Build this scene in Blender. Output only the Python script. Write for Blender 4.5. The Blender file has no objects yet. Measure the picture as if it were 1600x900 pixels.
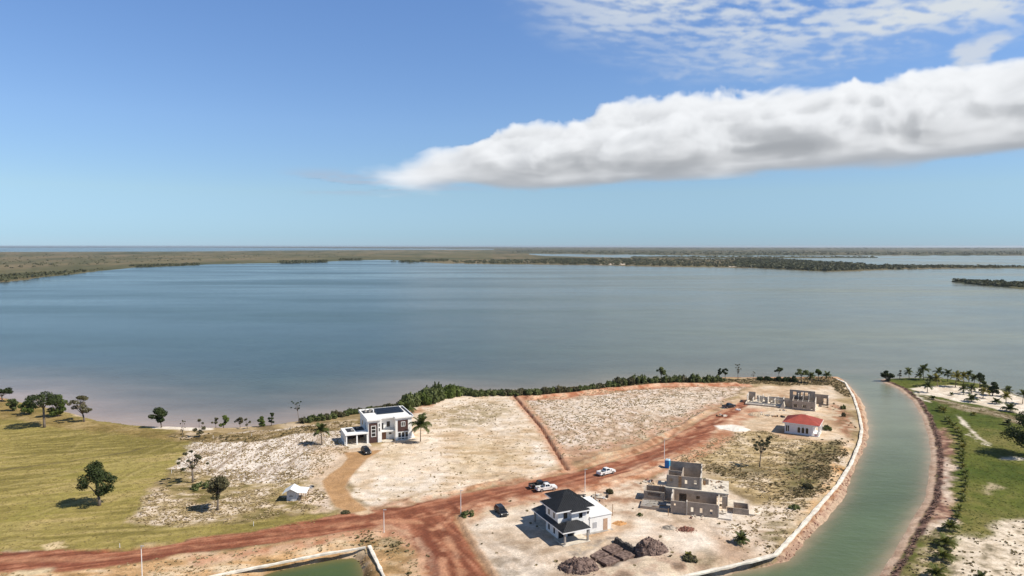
import bpy, bmesh, math, random
import numpy as np
from mathutils import Vector, Matrix

# ------------------------------------------------------------------ camera, sky, sun, exposure
scene = bpy.context.scene
COL = scene.collection
R = math.radians
CAM_H, FPX, PITCH = 62.0, 1067.0, R(3.54)
LAND = 1.8
cam_d = bpy.data.cameras.new("camera"); cam = bpy.data.objects.new("camera", cam_d); COL.objects.link(cam)
cam_d.lens = 24.0; cam_d.sensor_width = 36.0; cam_d.clip_start = 0.5; cam_d.clip_end = 200000.0
cam.location = (0, 0, CAM_H); cam.rotation_euler = (math.pi/2 - PITCH, 0, 0)
scene.camera = cam
scene.view_settings.view_transform = 'Standard'; scene.view_settings.look = 'None'
scene.view_settings.exposure = 0.25; scene.view_settings.gamma = 1.0
scene.cycles.max_bounces = 6; scene.cycles.transparent_max_bounces = 8
SUN_EL = R(47.0); SUN_H = Vector((0.968, -0.25, 0)).normalized()
SUN = Vector((SUN_H.x*math.cos(SUN_EL), SUN_H.y*math.cos(SUN_EL), math.sin(SUN_EL)))
sd = bpy.data.lights.new("sun", 'SUN'); so = bpy.data.objects.new("sun", sd); COL.objects.link(so)
sd.energy = 4.9; sd.angle = R(0.53); sd.color = (1.0, 0.935, 0.83)
so.rotation_euler = SUN.to_track_quat('Z', 'Y').to_euler(); so.location = (60, -10, 120)

def nd(nt, typ, **kw):
    n = nt.nodes.new(typ)
    for k, v in kw.items():
        if k.startswith('i_'):
            key = k[2:]; key = int(key) if key.isdigit() else key.replace('_', ' ')
            n.inputs[key].default_value = v
        else: setattr(n, k, v)
    return n
def mth(nt, op, a, b=None, c=None, clamp=False):
    n = nt.nodes.new('ShaderNodeMath'); n.operation = op; n.use_clamp = clamp
    for i, v in enumerate((a, b, c)):
        if v is None: continue
        if isinstance(v, (int, float)): n.inputs[i].default_value = v
        else: nt.links.new(v, n.inputs[i])
    return n.outputs[0]
def mapr(nt, v, a, b, c=0.0, d=1.0, typ='SMOOTHSTEP'):
    n = nt.nodes.new('ShaderNodeMapRange'); n.interpolation_type = typ; n.clamp = True
    for i, q in enumerate((v, a, b, c, d)):
        if isinstance(q, (int, float)): n.inputs[i].default_value = q
        else: nt.links.new(q, n.inputs[i])
    return n.outputs[0]
def mixc(nt, f, a, b, blend='MIX'):
    n = nt.nodes.new('ShaderNodeMix'); n.data_type = 'RGBA'; n.blend_type = blend
    for s, v in ((n.inputs[0], f), (n.inputs[6], a), (n.inputs[7], b)):
        if isinstance(v, (int, float)): s.default_value = v
        elif isinstance(v, (tuple, list)): s.default_value = tuple(v)[:3] + (1,)
        else: nt.links.new(v, s)
    return n.outputs[2]
def fcurve(nt, v, pts, x0, x1, y0, y1):
    """smooth curve v -> y through pts, both axes in real units"""
    u = mapr(nt, v, x0, x1, 0, 1, 'LINEAR')
    n = nt.nodes.new('ShaderNodeFloatCurve'); c = n.mapping.curves[0]
    pts = [((p[0]-x0)/(x1-x0), (p[1]-y0)/(y1-y0)) for p in pts]
    while len(c.points) < len(pts): c.points.new(0.5, 0.5)
    for cp, p in zip(c.points, pts): cp.location = p
    n.mapping.update(); nt.links.new(u, n.inputs[1])
    return mapr(nt, n.outputs[0], 0, 1, y0, y1, 'LINEAR')

world = bpy.data.worlds.new("World"); scene.world = world; world.use_nodes = True
def ang(px, py):
    a = (px-800)/FPX; b = (450-py)/FPX
    dy = math.cos(PITCH)+b*math.sin(PITCH); dz = -math.sin(PITCH)+b*math.cos(PITCH)
    return math.atan2(a, dy), math.atan2(dz, math.hypot(a, dy))
CLOUD_TOP = [(-0.30, 0.10)] + [ang(*p) for p in ((480,284),(560,266),(620,254),(690,240),(760,220),(840,200),(925,183),(1000,172),(1080,162),(1200,154),(1340,140),(1450,128),(1600,108))] + [(0.80, 0.255), (1.0, 0.26)]
CLOUD_BOT = [(-0.30, 0.10)] + [ang(*p) for p in ((480,287),(560,290),(620,294),(700,298),(830,302),(950,297),(1100,284),(1300,268),(1450,258),(1600,246))] + [(0.80, 0.11), (1.0, 0.10)]
SHEET_LOW = [(-0.30, 0.42)] + [ang(*p) for p in ((770,10),(860,55),(960,92),(1060,112),(1200,110),(1400,92),(1600,64))] + [(1.0, 0.27)]
AZ0, AZ1, EL0, EL1, CW, CH = -0.35, 0.95, 0.02, 0.46, 920, 312
def cloud_picture():
    """radiance and cover of the clouds over azimuth and elevation, from a small 3-D density field lit from the sun's side"""
    rs = np.random.RandomState(5); TB = rs.rand(64, 64, 64).astype(np.float32)
    def n3(x, y, z):
        xi = np.floor(x).astype(np.int32); yi = np.floor(y).astype(np.int32); zi = np.floor(z).astype(np.int32)
        fx = (x-xi).astype(np.float32); fy = (y-yi).astype(np.float32); fz = (z-zi).astype(np.float32)
        fx = fx*fx*(3-2*fx); fy = fy*fy*(3-2*fy); fz = fz*fz*(3-2*fz)
        x0 = xi & 63; x1 = (xi+1) & 63; y0 = yi & 63; y1 = (yi+1) & 63; z0 = zi & 63; z1 = (zi+1) & 63
        def l(a, b, f): return a+(b-a)*f
        return l(l(l(TB[x0, y0, z0], TB[x1, y0, z0], fx), l(TB[x0, y1, z0], TB[x1, y1, z0], fx), fy),
                 l(l(TB[x0, y0, z1], TB[x1, y0, z1], fx), l(TB[x0, y1, z1], TB[x1, y1, z1], fx), fy), fz)
    def f3(x, y, z, o=4, r=0.5, billow=False):
        s = 0; a = 1.0; t = 0
        for k in range(o):
            q = n3(x*2**k+3.1*k, y*2**k+7.7*k, z*2**k+1.3*k)
            if billow: q = 1-np.abs(2*q-1)
            s = s+a*q; t += a; a *= r
        return s/t
    az = np.linspace(AZ0, AZ1, CW, dtype=np.float32); el = np.linspace(EL0, EL1, CH, dtype=np.float32)
    e1 = int((0.30-EL0)/(EL1-EL0)*CH); D = 30
    ct = np.array(CLOUD_TOP); cb = np.array(CLOUD_BOT)
    top = np.interp(az, ct[:, 0], ct[:, 1])[:, None, None].astype(np.float32); bot = np.interp(az, cb[:, 0], cb[:, 1])[:, None, None].astype(np.float32)
    A, E, W = np.meshgrid(az, el[:e1], np.linspace(-1, 1, D, dtype=np.float32), indexing='ij')
    half = np.maximum((top-bot)/2, 0.006); t = (E-bot)/(2*half)
    depth = half*1.3+0.01; w = W*0.10
    warp = f3(A*9, E*9, w*9+4, 2)-0.5
    n = 0.70*f3(A*13+warp*1.6, E*19+warp*1.2, w*15, 5, 0.50, True)+0.30*f3(A*26, E*34, w*24+9, 5, 0.55)
    n2 = 0.6*f3(A*6+warp, E*40+warp, w*9+3, 4, 0.5)+0.4*f3(A*15, E*30, w*12+5, 3, 0.5); kb = sstep_(t, 0.75, 0.25)*0.8; n = n*(1-kb)+(n2+0.06)*kb
    edge = np.minimum((1.02-t)*half*2/0.030, t*half*2/0.022+0.10)
    env = np.clip(edge, -2, 1.0)-0.9*np.clip((np.abs(w)/depth)**2, 0, 3)
    soft = sstep_(E, bot-0.006, bot+0.040)
    rag = f3(A*14, E*60, w*10, 4, 0.6)-0.5
    thin = sstep_(A, -0.22, 0.02)
    dens = np.clip((env*0.75+(n-0.60)*2.3*(0.25+0.75*soft)*(0.45+0.55*thin)+rag*1.4*(1-soft)*(1.3-0.6*thin))*(1.0+2.4*soft*thin), 0, 1.2)*(0.22+0.78*soft)
    dens *= sstep_(A+rag*0.10, -0.285, -0.09)
    # optical depth towards the sun: to the right, upward, a little towards the viewer
    tau = np.zeros_like(dens); sh = dens
    for k in range(1, 30):
        dx, dy, dz = int(round(k*1.6)), int(round(k*1.9)), int(round(-k*0.35))
        q = np.zeros_like(dens); q[:-dx, :-dy, -dz:] = dens[dx:, dy:, :dens.shape[2]+dz] if dz else dens[dx:, dy:, :]
        tau += q
    for ax_, st_ in ((0, 7), (0, 13), (1, 4)): tau = (tau+np.roll(tau, st_, ax_)+np.roll(tau, -st_, ax_))/3
    up = np.zeros_like(dens)
    for k in range(1, 26):
        q = np.zeros_like(dens); q[:, :-k*2] = dens[:, k*2:]; up += q
    lum = 0.50*np.exp(-0.20*tau)+0.17*np.exp(-0.05*tau)
    amb = 0.12*np.exp(-0.10*up)+0.13*sstep_(E, bot+0.035, bot)+0.36
    T = np.ones(dens.shape[:2], np.float32); C = np.zeros(dens.shape[:2]+(3,), np.float32)
    for k in range(D):
        a = 1-np.exp(-dens[:, :, k]*0.85); wgt = (T*a)[..., None]
        C += wgt*(lum[:, :, k, None]*np.array((1.0, 0.985, 0.96), np.float32)+amb[:, :, k, None]*np.array((0.92, 0.99, 1.09), np.float32)); T *= 1-a
    al = 1-T; rgb = C/np.maximum(al, 1e-4)[..., None]
    img = np.zeros((CW, CH, 4), np.float32); img[..., :3] = (0.75, 0.80, 0.88)
    img[:, :e1, :3] = rgb*(al > 0.01)[..., None]+img[:, :e1, :3]*(al <= 0.01)[..., None]; img[:, :e1, 3] = al
    # high broken sheet, upper right: cells on a flat layer, seen in perspective
    A2, E2 = np.meshgrid(az, el, indexing='ij'); low = np.interp(A2, *np.array(SHEET_LOW).T)
    d = 1/np.tan(E2); lx = np.sin(A2)*d; ly = np.cos(A2)*d
    c, q = math.cos(0.5), math.sin(0.5); lx, ly = lx*c+ly*q, -lx*q+ly*c
    ww = f3(lx*1.6, ly*1.6, lx*0+3, 3)-0.5
    cells = f3(lx*12+ww*1.5, ly*19+ww*1.5, lx*0+1, 5, 0.55); bigc = f3(lx*1.3, ly*1.3, lx*0+8, 3)
    m = sstep_(E2-low+(bigc-0.5)*0.07, -0.02, 0.060)*sstep_(A2+(bigc-0.5)*0.25+(E2-0.33)*0.6, -0.02, 0.26)
    a2 = m*sstep_(cells*0.72+bigc*0.28+0.13*m, 0.42, 0.72)*0.80+0.24*m*sstep_(bigc, 0.3, 0.6)
    # shreds above the roll, faint streaks low on the left
    tp = np.interp(A2, ct[:, 0], ct[:, 1]); shr = f3(A2*17, E2*42, A2*0+2, 5, 0.55)
    a3 = sstep_(E2-tp, -0.012, 0.012)*sstep_(E2-tp, 0.075, 0.03)*sstep_(A2, 0.14, 0.34)*sstep_(shr, 0.56, 0.74)*0.8
    st = f3(A2*9, E2*110, A2*0+6, 5, 0.6)
    a4 = sstep_(E2, 0.066, 0.082)*sstep_(E2, 0.112, 0.094)*sstep_(A2, -0.34, -0.27)*sstep_(A2, 0.0, -0.16)*sstep_(st, 0.50, 0.68)*0.6
    for a, col in ((a2, (0.80, 0.86, 0.92)), (a3, (0.80, 0.85, 0.91)), (a4, (0.50, 0.57, 0.70))):
        o = a[..., None]*(1-img[..., 3:])*1.0; tot = np.maximum(img[..., 3:]+o, 1e-4)
        img[..., :3] = (img[..., :3]*img[..., 3:]+np.array(col)*o+1e-5*img[..., :3])/(tot+1e-5); img[..., 3:] = np.minimum(img[..., 3:]+o, 1)
    return np.ascontiguousarray(img.transpose(1, 0, 2), np.float32)
def sstep_(v, a, b):
    t = np.clip((v-a)/(b-a), 0, 1); return t*t*(3-2*t)
def build_world():
    nt = world.node_tree; nt.nodes.clear(); L = nt.links.new
    out = nd(nt, 'ShaderNodeOutputWorld'); bg = nd(nt, 'ShaderNodeBackground'); L(bg.outputs[0], out.inputs[0])
    bg.inputs[1].default_value = 0.084
    sky = nd(nt, 'ShaderNodeTexSky', sky_type='NISHITA', sun_disc=False, sun_elevation=SUN_EL,
             sun_rotation=math.atan2(SUN.x, SUN.y), altitude=60.0, air_density=1.0, dust_density=0.0, ozone_density=3.0)
    tc = nd(nt, 'ShaderNodeTexCoord'); sx = nd(nt, 'ShaderNodeSeparateXYZ'); L(tc.outputs['Generated'], sx.inputs[0])
    X, Y, Z = sx.outputs
    hyp = mth(nt, 'SQRT', mth(nt, 'ADD', mth(nt, 'MULTIPLY', X, X), mth(nt, 'MULTIPLY', Y, Y)))
    az = mth(nt, 'ARCTAN2', X, Y); el = mth(nt, 'ARCTAN2', Z, hyp)
    rp = nd(nt, 'ShaderNodeValToRGB'); L(mapr(nt, el, 0.0, 0.5, 0, 1, 'LINEAR'), rp.inputs[0]); cr = rp.color_ramp
    while len(cr.elements) < len(SKY_TINT): cr.elements.new(0.5)
    for ce, (p, c) in zip(cr.elements, SKY_TINT): ce.position = p/0.5; ce.color = tuple(q/1.6 for q in c)+(1,)
    tint = mixc(nt, 1.0, rp.outputs[0], (1.6,)*3, 'MULTIPLY')
    base = mixc(nt, 1.0, sky.outputs[0], tint, 'MULTIPLY')
    uv = nd(nt, 'ShaderNodeCombineXYZ'); L(mapr(nt, az, AZ0, AZ1, 0, 1, 'LINEAR'), uv.inputs[0]); L(mapr(nt, el, EL0, EL1, 0, 1, 'LINEAR'), uv.inputs[1])
    pic = cloud_picture(); pic[:, :2, 3] = 0; pic[:, -2:, 3] = 0; pic[:2, :, 3] = 0; pic[-2:, :, 3] *= 0
    fade = np.clip((0.94-np.linspace(AZ0, AZ1, CW))/0.16, 0, 1); pic[:, :, 3] *= fade; pic[:, :, 3] *= np.clip((EL1-0.005-np.linspace(EL0, EL1, CH))/0.04, 0, 1)[:, None]
    im = bpy.data.images.new('cloud_field', CW, CH, alpha=True, float_buffer=True); im.colorspace_settings.name = 'Non-Color'; im.alpha_mode = 'CHANNEL_PACKED'
    im.pixels.foreach_set(pic.ravel()); im.update()
    tx = nd(nt, 'ShaderNodeTexImage', image=im, interpolation='Cubic', extension='EXTEND'); L(uv.outputs[0], tx.inputs[0])
    sc = mixc(nt, 1.0, tx.outputs[0], (CLOUD_GAIN,)*3, 'MULTIPLY')
    L(mixc(nt, tx.outputs[1], base, sc), bg.inputs[0])
    world.cycles.sampling_method = 'MANUAL'; world.cycles.sample_map_resolution = 512
SKY_TINT, CLOUD_GAIN = ((0.0, (0.46, 0.71, 1.24)), (0.015, (0.50, 0.75, 1.22)), (0.075, (0.82, 0.95, 1.12)), (0.17, (1.02, 1.13, 1.32)), (0.34, (1.08, 1.25, 1.52)), (0.5, (0.84, 0.80, 0.78))), 8.6
build_world()

# ------------------------------------------------------------------ places: photo ray -> point on the ground
def G(px, py, z=LAND):
    a = (px-800)/FPX; b = (450-py)/FPX
    dy = math.cos(PITCH)+b*math.sin(PITCH); dz = -math.sin(PITCH)+b*math.cos(PITCH)
    t = (z-CAM_H)/dz
    return Vector((a*t, dy*t, z))
def GP(pts, z=LAND): return np.array([G(x, y, z)[:2] for x, y in pts])
def PXM(px, py):           # photo pixels per metre at that ground point
    p = G(px, py); return FPX/(p.y*math.cos(PITCH)+(CAM_H-LAND)*math.sin(PITCH))

# ------------------------------------------------------------------ noise for numpy
def _hash(ix, iy, s):
    h = (ix.astype(np.int64)*374761393 + iy.astype(np.int64)*668265263 + s*1442695041) & 0xffffffff
    h = ((h ^ (h >> 13))*1274126177) & 0xffffffff
    h = ((h ^ (h >> 16))*2246822519) & 0xffffffff
    return ((h ^ (h >> 15)) & 0xffffff)/float(0xffffff)
def vnoise(x, y, s=0):
    ix = np.floor(x); iy = np.floor(y); fx = x-ix; fy = y-iy
    fx = fx*fx*(3-2*fx); fy = fy*fy*(3-2*fy)
    a = _hash(ix, iy, s); b = _hash(ix+1, iy, s); c = _hash(ix, iy+1, s); d = _hash(ix+1, iy+1, s)
    return (a*(1-fx)+b*fx)*(1-fy)+(c*(1-fx)+d*fx)*fy
def fbm(x, y, s=0, oct=4, rough=0.5):
    r = 0; a = 1; t = 0
    for k in range(oct):
        r = r+a*vnoise(x*2**k+k*17.3, y*2**k-k*9.1, s+k*101); t += a; a *= rough
    return r/t
def sstep(v, a, b):
    t = np.clip((v-a)/(b-a), 0, 1); return t*t*(3-2*t)
def pdist(x, y, pts):
    """distance to an open polyline and arc length along it"""
    d = np.full(x.shape, 1e9); s = np.zeros(x.shape); acc = 0.0
    for (x0, y0), (x1, y1) in zip(pts[:-1], pts[1:]):
        vx, vy = x1-x0, y1-y0; l2 = vx*vx+vy*vy+1e-12; ln = math.sqrt(l2)
        t = np.clip(((x-x0)*vx+(y-y0)*vy)/l2, 0, 1)
        dd = np.hypot(x-x0-t*vx, y-y0-t*vy); m = dd < d
        d = np.where(m, dd, d); s = np.where(m, acc+t*ln, s); acc += ln
    return d, s
def sdpoly(x, y, pts):
    """signed distance to a polygon, positive inside"""
    P = np.vstack([pts, pts[:1]]); d, _ = pdist(x, y, P); ins = np.zeros(x.shape, bool)
    for (x0, y0), (x1, y1) in zip(P[:-1], P[1:]):
        if y0 == y1: continue
        c = ((y0 > y) != (y1 > y)) & (x < (x1-x0)*(y-y0)/(y1-y0)+x0); ins ^= c
    return np.where(ins, d, -d)

# ------------------------------------------------------------------ objects
def tag(o, label=None, cat=None, group=None, kind=None):
    if label: o['label'] = label
    if cat: o['category'] = cat
    if group: o['group'] = group
    if kind: o['kind'] = kind
    return o
def thing(name, label, cat, loc=(0, 0, 0), rz=0.0, group=None):
    o = bpy.data.objects.new(name, None); COL.objects.link(o); o.empty_display_size = 0.5
    o.location = loc; o.rotation_euler = (0, 0, rz); return tag(o, label, cat, group)
def link(name, me, parent=None, loc=None, rot=None, sc=None):
    o = bpy.data.objects.new(name, me); COL.objects.link(o)
    if parent is not None: o.parent = parent
    if loc is not None: o.location = loc
    if rot is not None: o.rotation_euler = rot
    if sc is not None: o.scale = sc
    return o
def copy_tree(o, parent=None):
    c = o.copy(); COL.objects.link(c)
    if parent is not None: c.parent = parent
    for ch in list(o.children): copy_tree(ch, c)
    return c
def np_mesh(name, co, quads, mat=None, smooth=False, color=None):
    me = bpy.data.meshes.new(name); co = np.asarray(co, np.float32); q = np.asarray(quads, np.int32); k = q.shape[1]
    me.vertices.add(len(co)); me.vertices.foreach_set('co', co.ravel())
    me.loops.add(q.size); me.loops.foreach_set('vertex_index', q.ravel())
    me.polygons.add(len(q)); me.polygons.foreach_set('loop_start', np.arange(0, q.size, k, dtype=np.int32))
    me.polygons.foreach_set('loop_total', np.full(len(q), k, np.int32))
    if smooth: me.polygons.foreach_set('use_smooth', np.ones(len(q), bool))
    if color is not None:
        at = me.color_attributes.new('tint', 'FLOAT_COLOR', 'POINT')
        c4 = np.ones((len(co), 4), np.float32); c4[:, :color.shape[1]] = color; at.data.foreach_set('color', c4.ravel())
    me.update(calc_edges=True); me.validate()
    if mat: me.materials.append(mat)
    return me

class MB:
    """collects shapes in local coordinates and links them as one mesh object"""
    def __init__(s): s.v = []; s.f = []
    def face(s, *pts):
        b = len(s.v); s.v += [tuple(p) for p in pts]; s.f.append(tuple(range(b, b+len(pts)))); return s
    def add(s, vs, fs):
        b = len(s.v); s.v += [tuple(p) for p in vs]; s.f += [tuple(i+b for i in f) for f in fs]; return s
    def box(s, x0, x1, y0, y1, z0, z1):
        v = [(x0,y0,z0),(x1,y0,z0),(x1,y1,z0),(x0,y1,z0),(x0,y0,z1),(x1,y0,z1),(x1,y1,z1),(x0,y1,z1)]
        return s.add(v, [(0,3,2,1),(4,5,6,7),(0,1,5,4),(1,2,6,5),(2,3,7,6),(3,0,4,7)])
    def obox(s, M, sx, sy, sz):
        v = [M @ Vector((a*sx/2, b*sy/2, c*sz/2)) for c in (-1, 1) for a, b in ((-1,-1),(1,-1),(1,1),(-1,1))]
        return s.add(v, [(0,3,2,1),(4,5,6,7),(0,1,5,4),(1,2,6,5),(2,3,7,6),(3,0,4,7)])
    def prism(s, poly, z0, z1):
        n = len(poly); v = [(p[0], p[1], z0) for p in poly]+[(p[0], p[1], z1) for p in poly]
        return s.add(v, [tuple(range(n-1, -1, -1)), tuple(range(n, 2*n))]+[(i, (i+1) % n, n+(i+1) % n, n+i) for i in range(n)])
    def yprism(s, prof, y0, y1, inset=None):
        """profile in x,z swept along y"""
        n = len(prof); v = [(p[0], y0, p[1]) for p in prof]+[(p[0], y1, p[1]) for p in prof]
        return s.add(v, [tuple(range(n)), tuple(range(2*n-1, n-1, -1))]+[(i, n+i, n+(i+1) % n, (i+1) % n) for i in range(n)])
    def tube(s, pts, rads, n=6, cap=True):
        pts = [Vector(p) for p in pts]; rings = []
        for i, p in enumerate(pts):
            d = (pts[min(i+1, len(pts)-1)]-pts[max(i-1, 0)]).normalized()
            a = d.orthogonal().normalized(); b = d.cross(a); r = rads[i] if hasattr(rads, '__len__') else rads
            rings.append([p+(a*math.cos(t)+b*math.sin(t))*r for t in [2*math.pi*k/n for k in range(n)]])
        fs = [(i*n+k, i*n+(k+1) % n, (i+1)*n+(k+1) % n, (i+1)*n+k) for i in range(len(pts)-1) for k in range(n)]
        if cap: fs += [tuple(range(n-1, -1, -1)), tuple(range((len(pts)-1)*n, len(pts)*n))]
        return s.add([v for r in rings for v in r], fs)
    def wall(s, x0, y0, x1, y1, t, z0, z1, holes=()):
        """a straight wall of thickness t with real openings: holes = (u0, u1, z0, z1)"""
        d = Vector((x1-x0, y1-y0, 0)); L = d.length; d.normalize(); nrm = Vector((-d.y, d.x, 0))*t
        us = sorted({0.0, L, *[h[0] for h in holes], *[h[1] for h in holes]}); zs = sorted({z0, z1, *[h[2] for h in holes], *[h[3] for h in holes]})
        o = Vector((x0, y0, 0))
        for ua, ub in zip(us[:-1], us[1:]):
            run = None
            for za, zb in zip(zs[:-1], zs[1:]):
                um, zm = (ua+ub)/2, (za+zb)/2
                solid = not any(h[0] < um < h[1] and h[2] < zm < h[3] for h in holes)
                if solid: run = (run[0], zb) if run else (za, zb)
                if (not solid or zb == zs[-1]) and run:
                    a = o+d*ua; b = o+d*ub
                    q = [a, b, b+nrm, a+nrm]
                    s.prism([(p.x, p.y) for p in q] if True else q, run[0], run[1]); run = None
        return s
    def mesh(s, name, mat, smooth=False):
        me = bpy.data.meshes.new(name); me.from_pydata([tuple(v) for v in s.v], [], s.f); me.validate()
        bm = bmesh.new(); bm.from_mesh(me); bmesh.ops.recalc_face_normals(bm, faces=bm.faces); bm.to_mesh(me); bm.free()
        if smooth: me.polygons.foreach_set('use_smooth', np.ones(len(me.polygons), bool))
        me.materials.append(mat); return me
    def build(s, name, mat, parent=None, smooth=False, loc=None, rot=None):
        return link(name, s.mesh(name, mat, smooth), parent, loc, rot)

# ------------------------------------------------------------------ materials
def material(name, col, rough=0.8, var=0.15, scale=3.0, bump=0.15, metal=0.0, spec=0.4, col2=None, bscale=None, emit=None, trans=0.0):
    """plain procedural surface: base colour varied by noise, fine bump"""
    m = bpy.data.materials.new(name); m.use_nodes = True; nt = m.node_tree; b = nt.nodes['Principled BSDF']
    tc = nd(nt, 'ShaderNodeTexCoord')
    n = nd(nt, 'ShaderNodeTexNoise', i_Scale=scale, i_Detail=6.0, i_Roughness=0.6); nt.links.new(tc.outputs['Object'], n.inputs[0])
    c2 = col2 or tuple(c*(1-var) for c in col); c1 = tuple(min(1, c*(1+var*0.6)) for c in col)
    f = mapr(nt, n.outputs[0], 0.35, 0.65)
    nt.links.new(mixc(nt, f, c2, c1), b.inputs['Base Color'])
    b.inputs['Roughness'].default_value = rough; b.inputs['Metallic'].default_value = metal
    b.inputs['Specular IOR Level'].default_value = spec
    if bump:
        n2 = nd(nt, 'ShaderNodeTexNoise', i_Scale=bscale or scale*4, i_Detail=4.0); nt.links.new(tc.outputs['Object'], n2.inputs[0])
        bp = nd(nt, 'ShaderNodeBump', i_Strength=bump, i_Distance=0.05); nt.links.new(n2.outputs[0], bp.inputs['Height']); nt.links.new(bp.outputs[0], b.inputs['Normal'])
    return m
def tint_material(name, rough=0.95, fine=2.2, amp=(0.72, 1.22), bump=0.5, spec=0.15, fine2=0.5):
    m = bpy.data.materials.new(name); m.use_nodes = True; nt = m.node_tree; b = nt.nodes['Principled BSDF']
    at = nd(nt, 'ShaderNodeVertexColor', layer_name='tint'); g = nd(nt, 'ShaderNodeNewGeometry')
    n = nd(nt, 'ShaderNodeTexNoise', i_Scale=fine, i_Detail=5.0, i_Roughness=0.65); nt.links.new(g.outputs['Position'], n.inputs[0])
    n3 = nd(nt, 'ShaderNodeTexNoise', i_Scale=fine2, i_Detail=4.0, i_Roughness=0.6); nt.links.new(g.outputs['Position'], n3.inputs[0])
    k = mapr(nt, n.outputs[0], 0.28, 0.72, amp[0], amp[1], 'LINEAR'); k3 = mapr(nt, n3.outputs[0], 0.3, 0.7, 0.9, 1.1, 'LINEAR')
    kk = mth(nt, 'MULTIPLY', k, k3)
    cc = nd(nt, 'ShaderNodeCombineXYZ')
    for i in range(3): nt.links.new(kk, cc.inputs[i])
    nt.links.new(mixc(nt, 1.0, at.outputs[0], cc.outputs[0], 'MULTIPLY'), b.inputs['Base Color'])
    b.inputs['Roughness'].default_value = rough; b.inputs['Specular IOR Level'].default_value = spec
    if bump:
        bp = nd(nt, 'ShaderNodeBump', i_Strength=bump, i_Distance=0.25); nt.links.new(n.outputs[0], bp.inputs['Height']); nt.links.new(bp.outputs[0], b.inputs['Normal'])
    return m
# ------------------------------------------------------------------ ground: one sheet, shaped and coloured by what lies where
MAIN_SHORE = [(-500,585),(-200,603),(0,622),(40,632),(100,644),(140,655),(160,661),(215,668),(250,669.5),(330,672),(380,671),(420,668),(470,661),(520,653),(560,646),(600,640),(640,630),(660,620),(690,612),(725,613.5),(830,612),(905,608),(950,603),(1000,596.5),(1060,593.5),(1140,592.5),(1300,592),(1312,592)]
CANAL_W = [(1320,596),(1335,612),(1350,635),(1357,668),(1356,685),(1348,705),(1330,745),(1318,778),(1300,800),(1262,843),(1232,876),(1195,886),(1140,897),(1100,908),(1040,925)]
CANAL_E = [(1362,914),(1372,900),(1390,875),(1410,840),(1426,812),(1445,780),(1450,750),(1455,712),(1450,680),(1440,650),(1425,625),(1402,607),(1386,600)]
TIP = [(1374,595),(1382,592),(1420,590.5),(1480,592),(1540,601),(1568,610),(1600,622),(1680,650),(1800,690),(2100,760)]
POND = [(395,905),(430,893),(470,884.5),(520,875),(552,872),(562,877),(567,890),(570,905),(574,960),(300,960)]
W_MAIN = np.vstack([GP(MAIN_SHORE, 0), GP(CANAL_W, 0), [[20, 78], [10, 50], [-420, 50], [-460, 300]]])
W_TIP = np.vstack([GP(TIP, 0), [[330, 50], [62, 50], [66, 100]], GP(CANAL_E, 0)])
W_POND = GP(POND, 0)

xs = np.unique(np.round(np.concatenate([np.linspace(-440, -270, 60), np.arange(-270, 300, 0.52), np.linspace(300, 420, 40)]), 3))
ys = np.unique(np.round(np.concatenate([np.linspace(45, 112, 60), np.arange(112, 250, 0.42), np.arange(250, 372, 0.6), np.linspace(372, 440, 12)]), 3))
GX, GY = np.meshgrid(xs, ys)
X, Y = GX.ravel(), GY.ravel()
N1 = fbm(X/9, Y/9, 1, 5); N2 = fbm(X/2.6, Y/2.6, 7, 4); N3 = fbm(X/26, Y/26, 13, 4); N4 = fbm(X/1.1, Y/1.1, 21, 3)
wx = (fbm(X/5, Y/5, 31, 4)-0.5)*5; wy = (fbm(X/5, Y/5, 37, 4)-0.5)*5
XW, YW = X+wx*0.35, Y+wy*0.35
s_main = sdpoly(X+wx*0.3, Y+wy*0.3, W_MAIN); s_tip = sdpoly(X+wx*0.12, Y+wy*0.12, W_TIP); s_pond = sdpoly(X, Y, W_POND)
s_land = np.maximum(np.maximum(s_main, s_tip), -1e3)
s_land = np.minimum(s_land, -s_pond)
d_canal, _ = pdist(X, Y, GP(CANAL_W, 0)); d_ce, _ = pdist(X, Y, GP(CANAL_E, 0))
steep = np.where(np.minimum(d_canal, d_ce) < 14, 1.25, 1.7)
steep = np.where(s_pond > -8, 1.1, steep)
Z = np.where(s_land > 0, LAND*(1-np.exp(-s_land/steep)), np.maximum(s_land*0.3, -2.2))
TIPZ = 0.75
tp_ = s_tip > s_main; Z = np.where(tp_ & (s_land > 0), TIPZ*(1-np.exp(-s_land/3.4)), Z)
on = sstep(s_land, 1, 6)*np.where(tp_, 0.6, 1.0)
Z = Z+on*((N3-0.5)*0.35+(N1-0.5)*0.22+(N2-0.5)*0.10)

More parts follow.
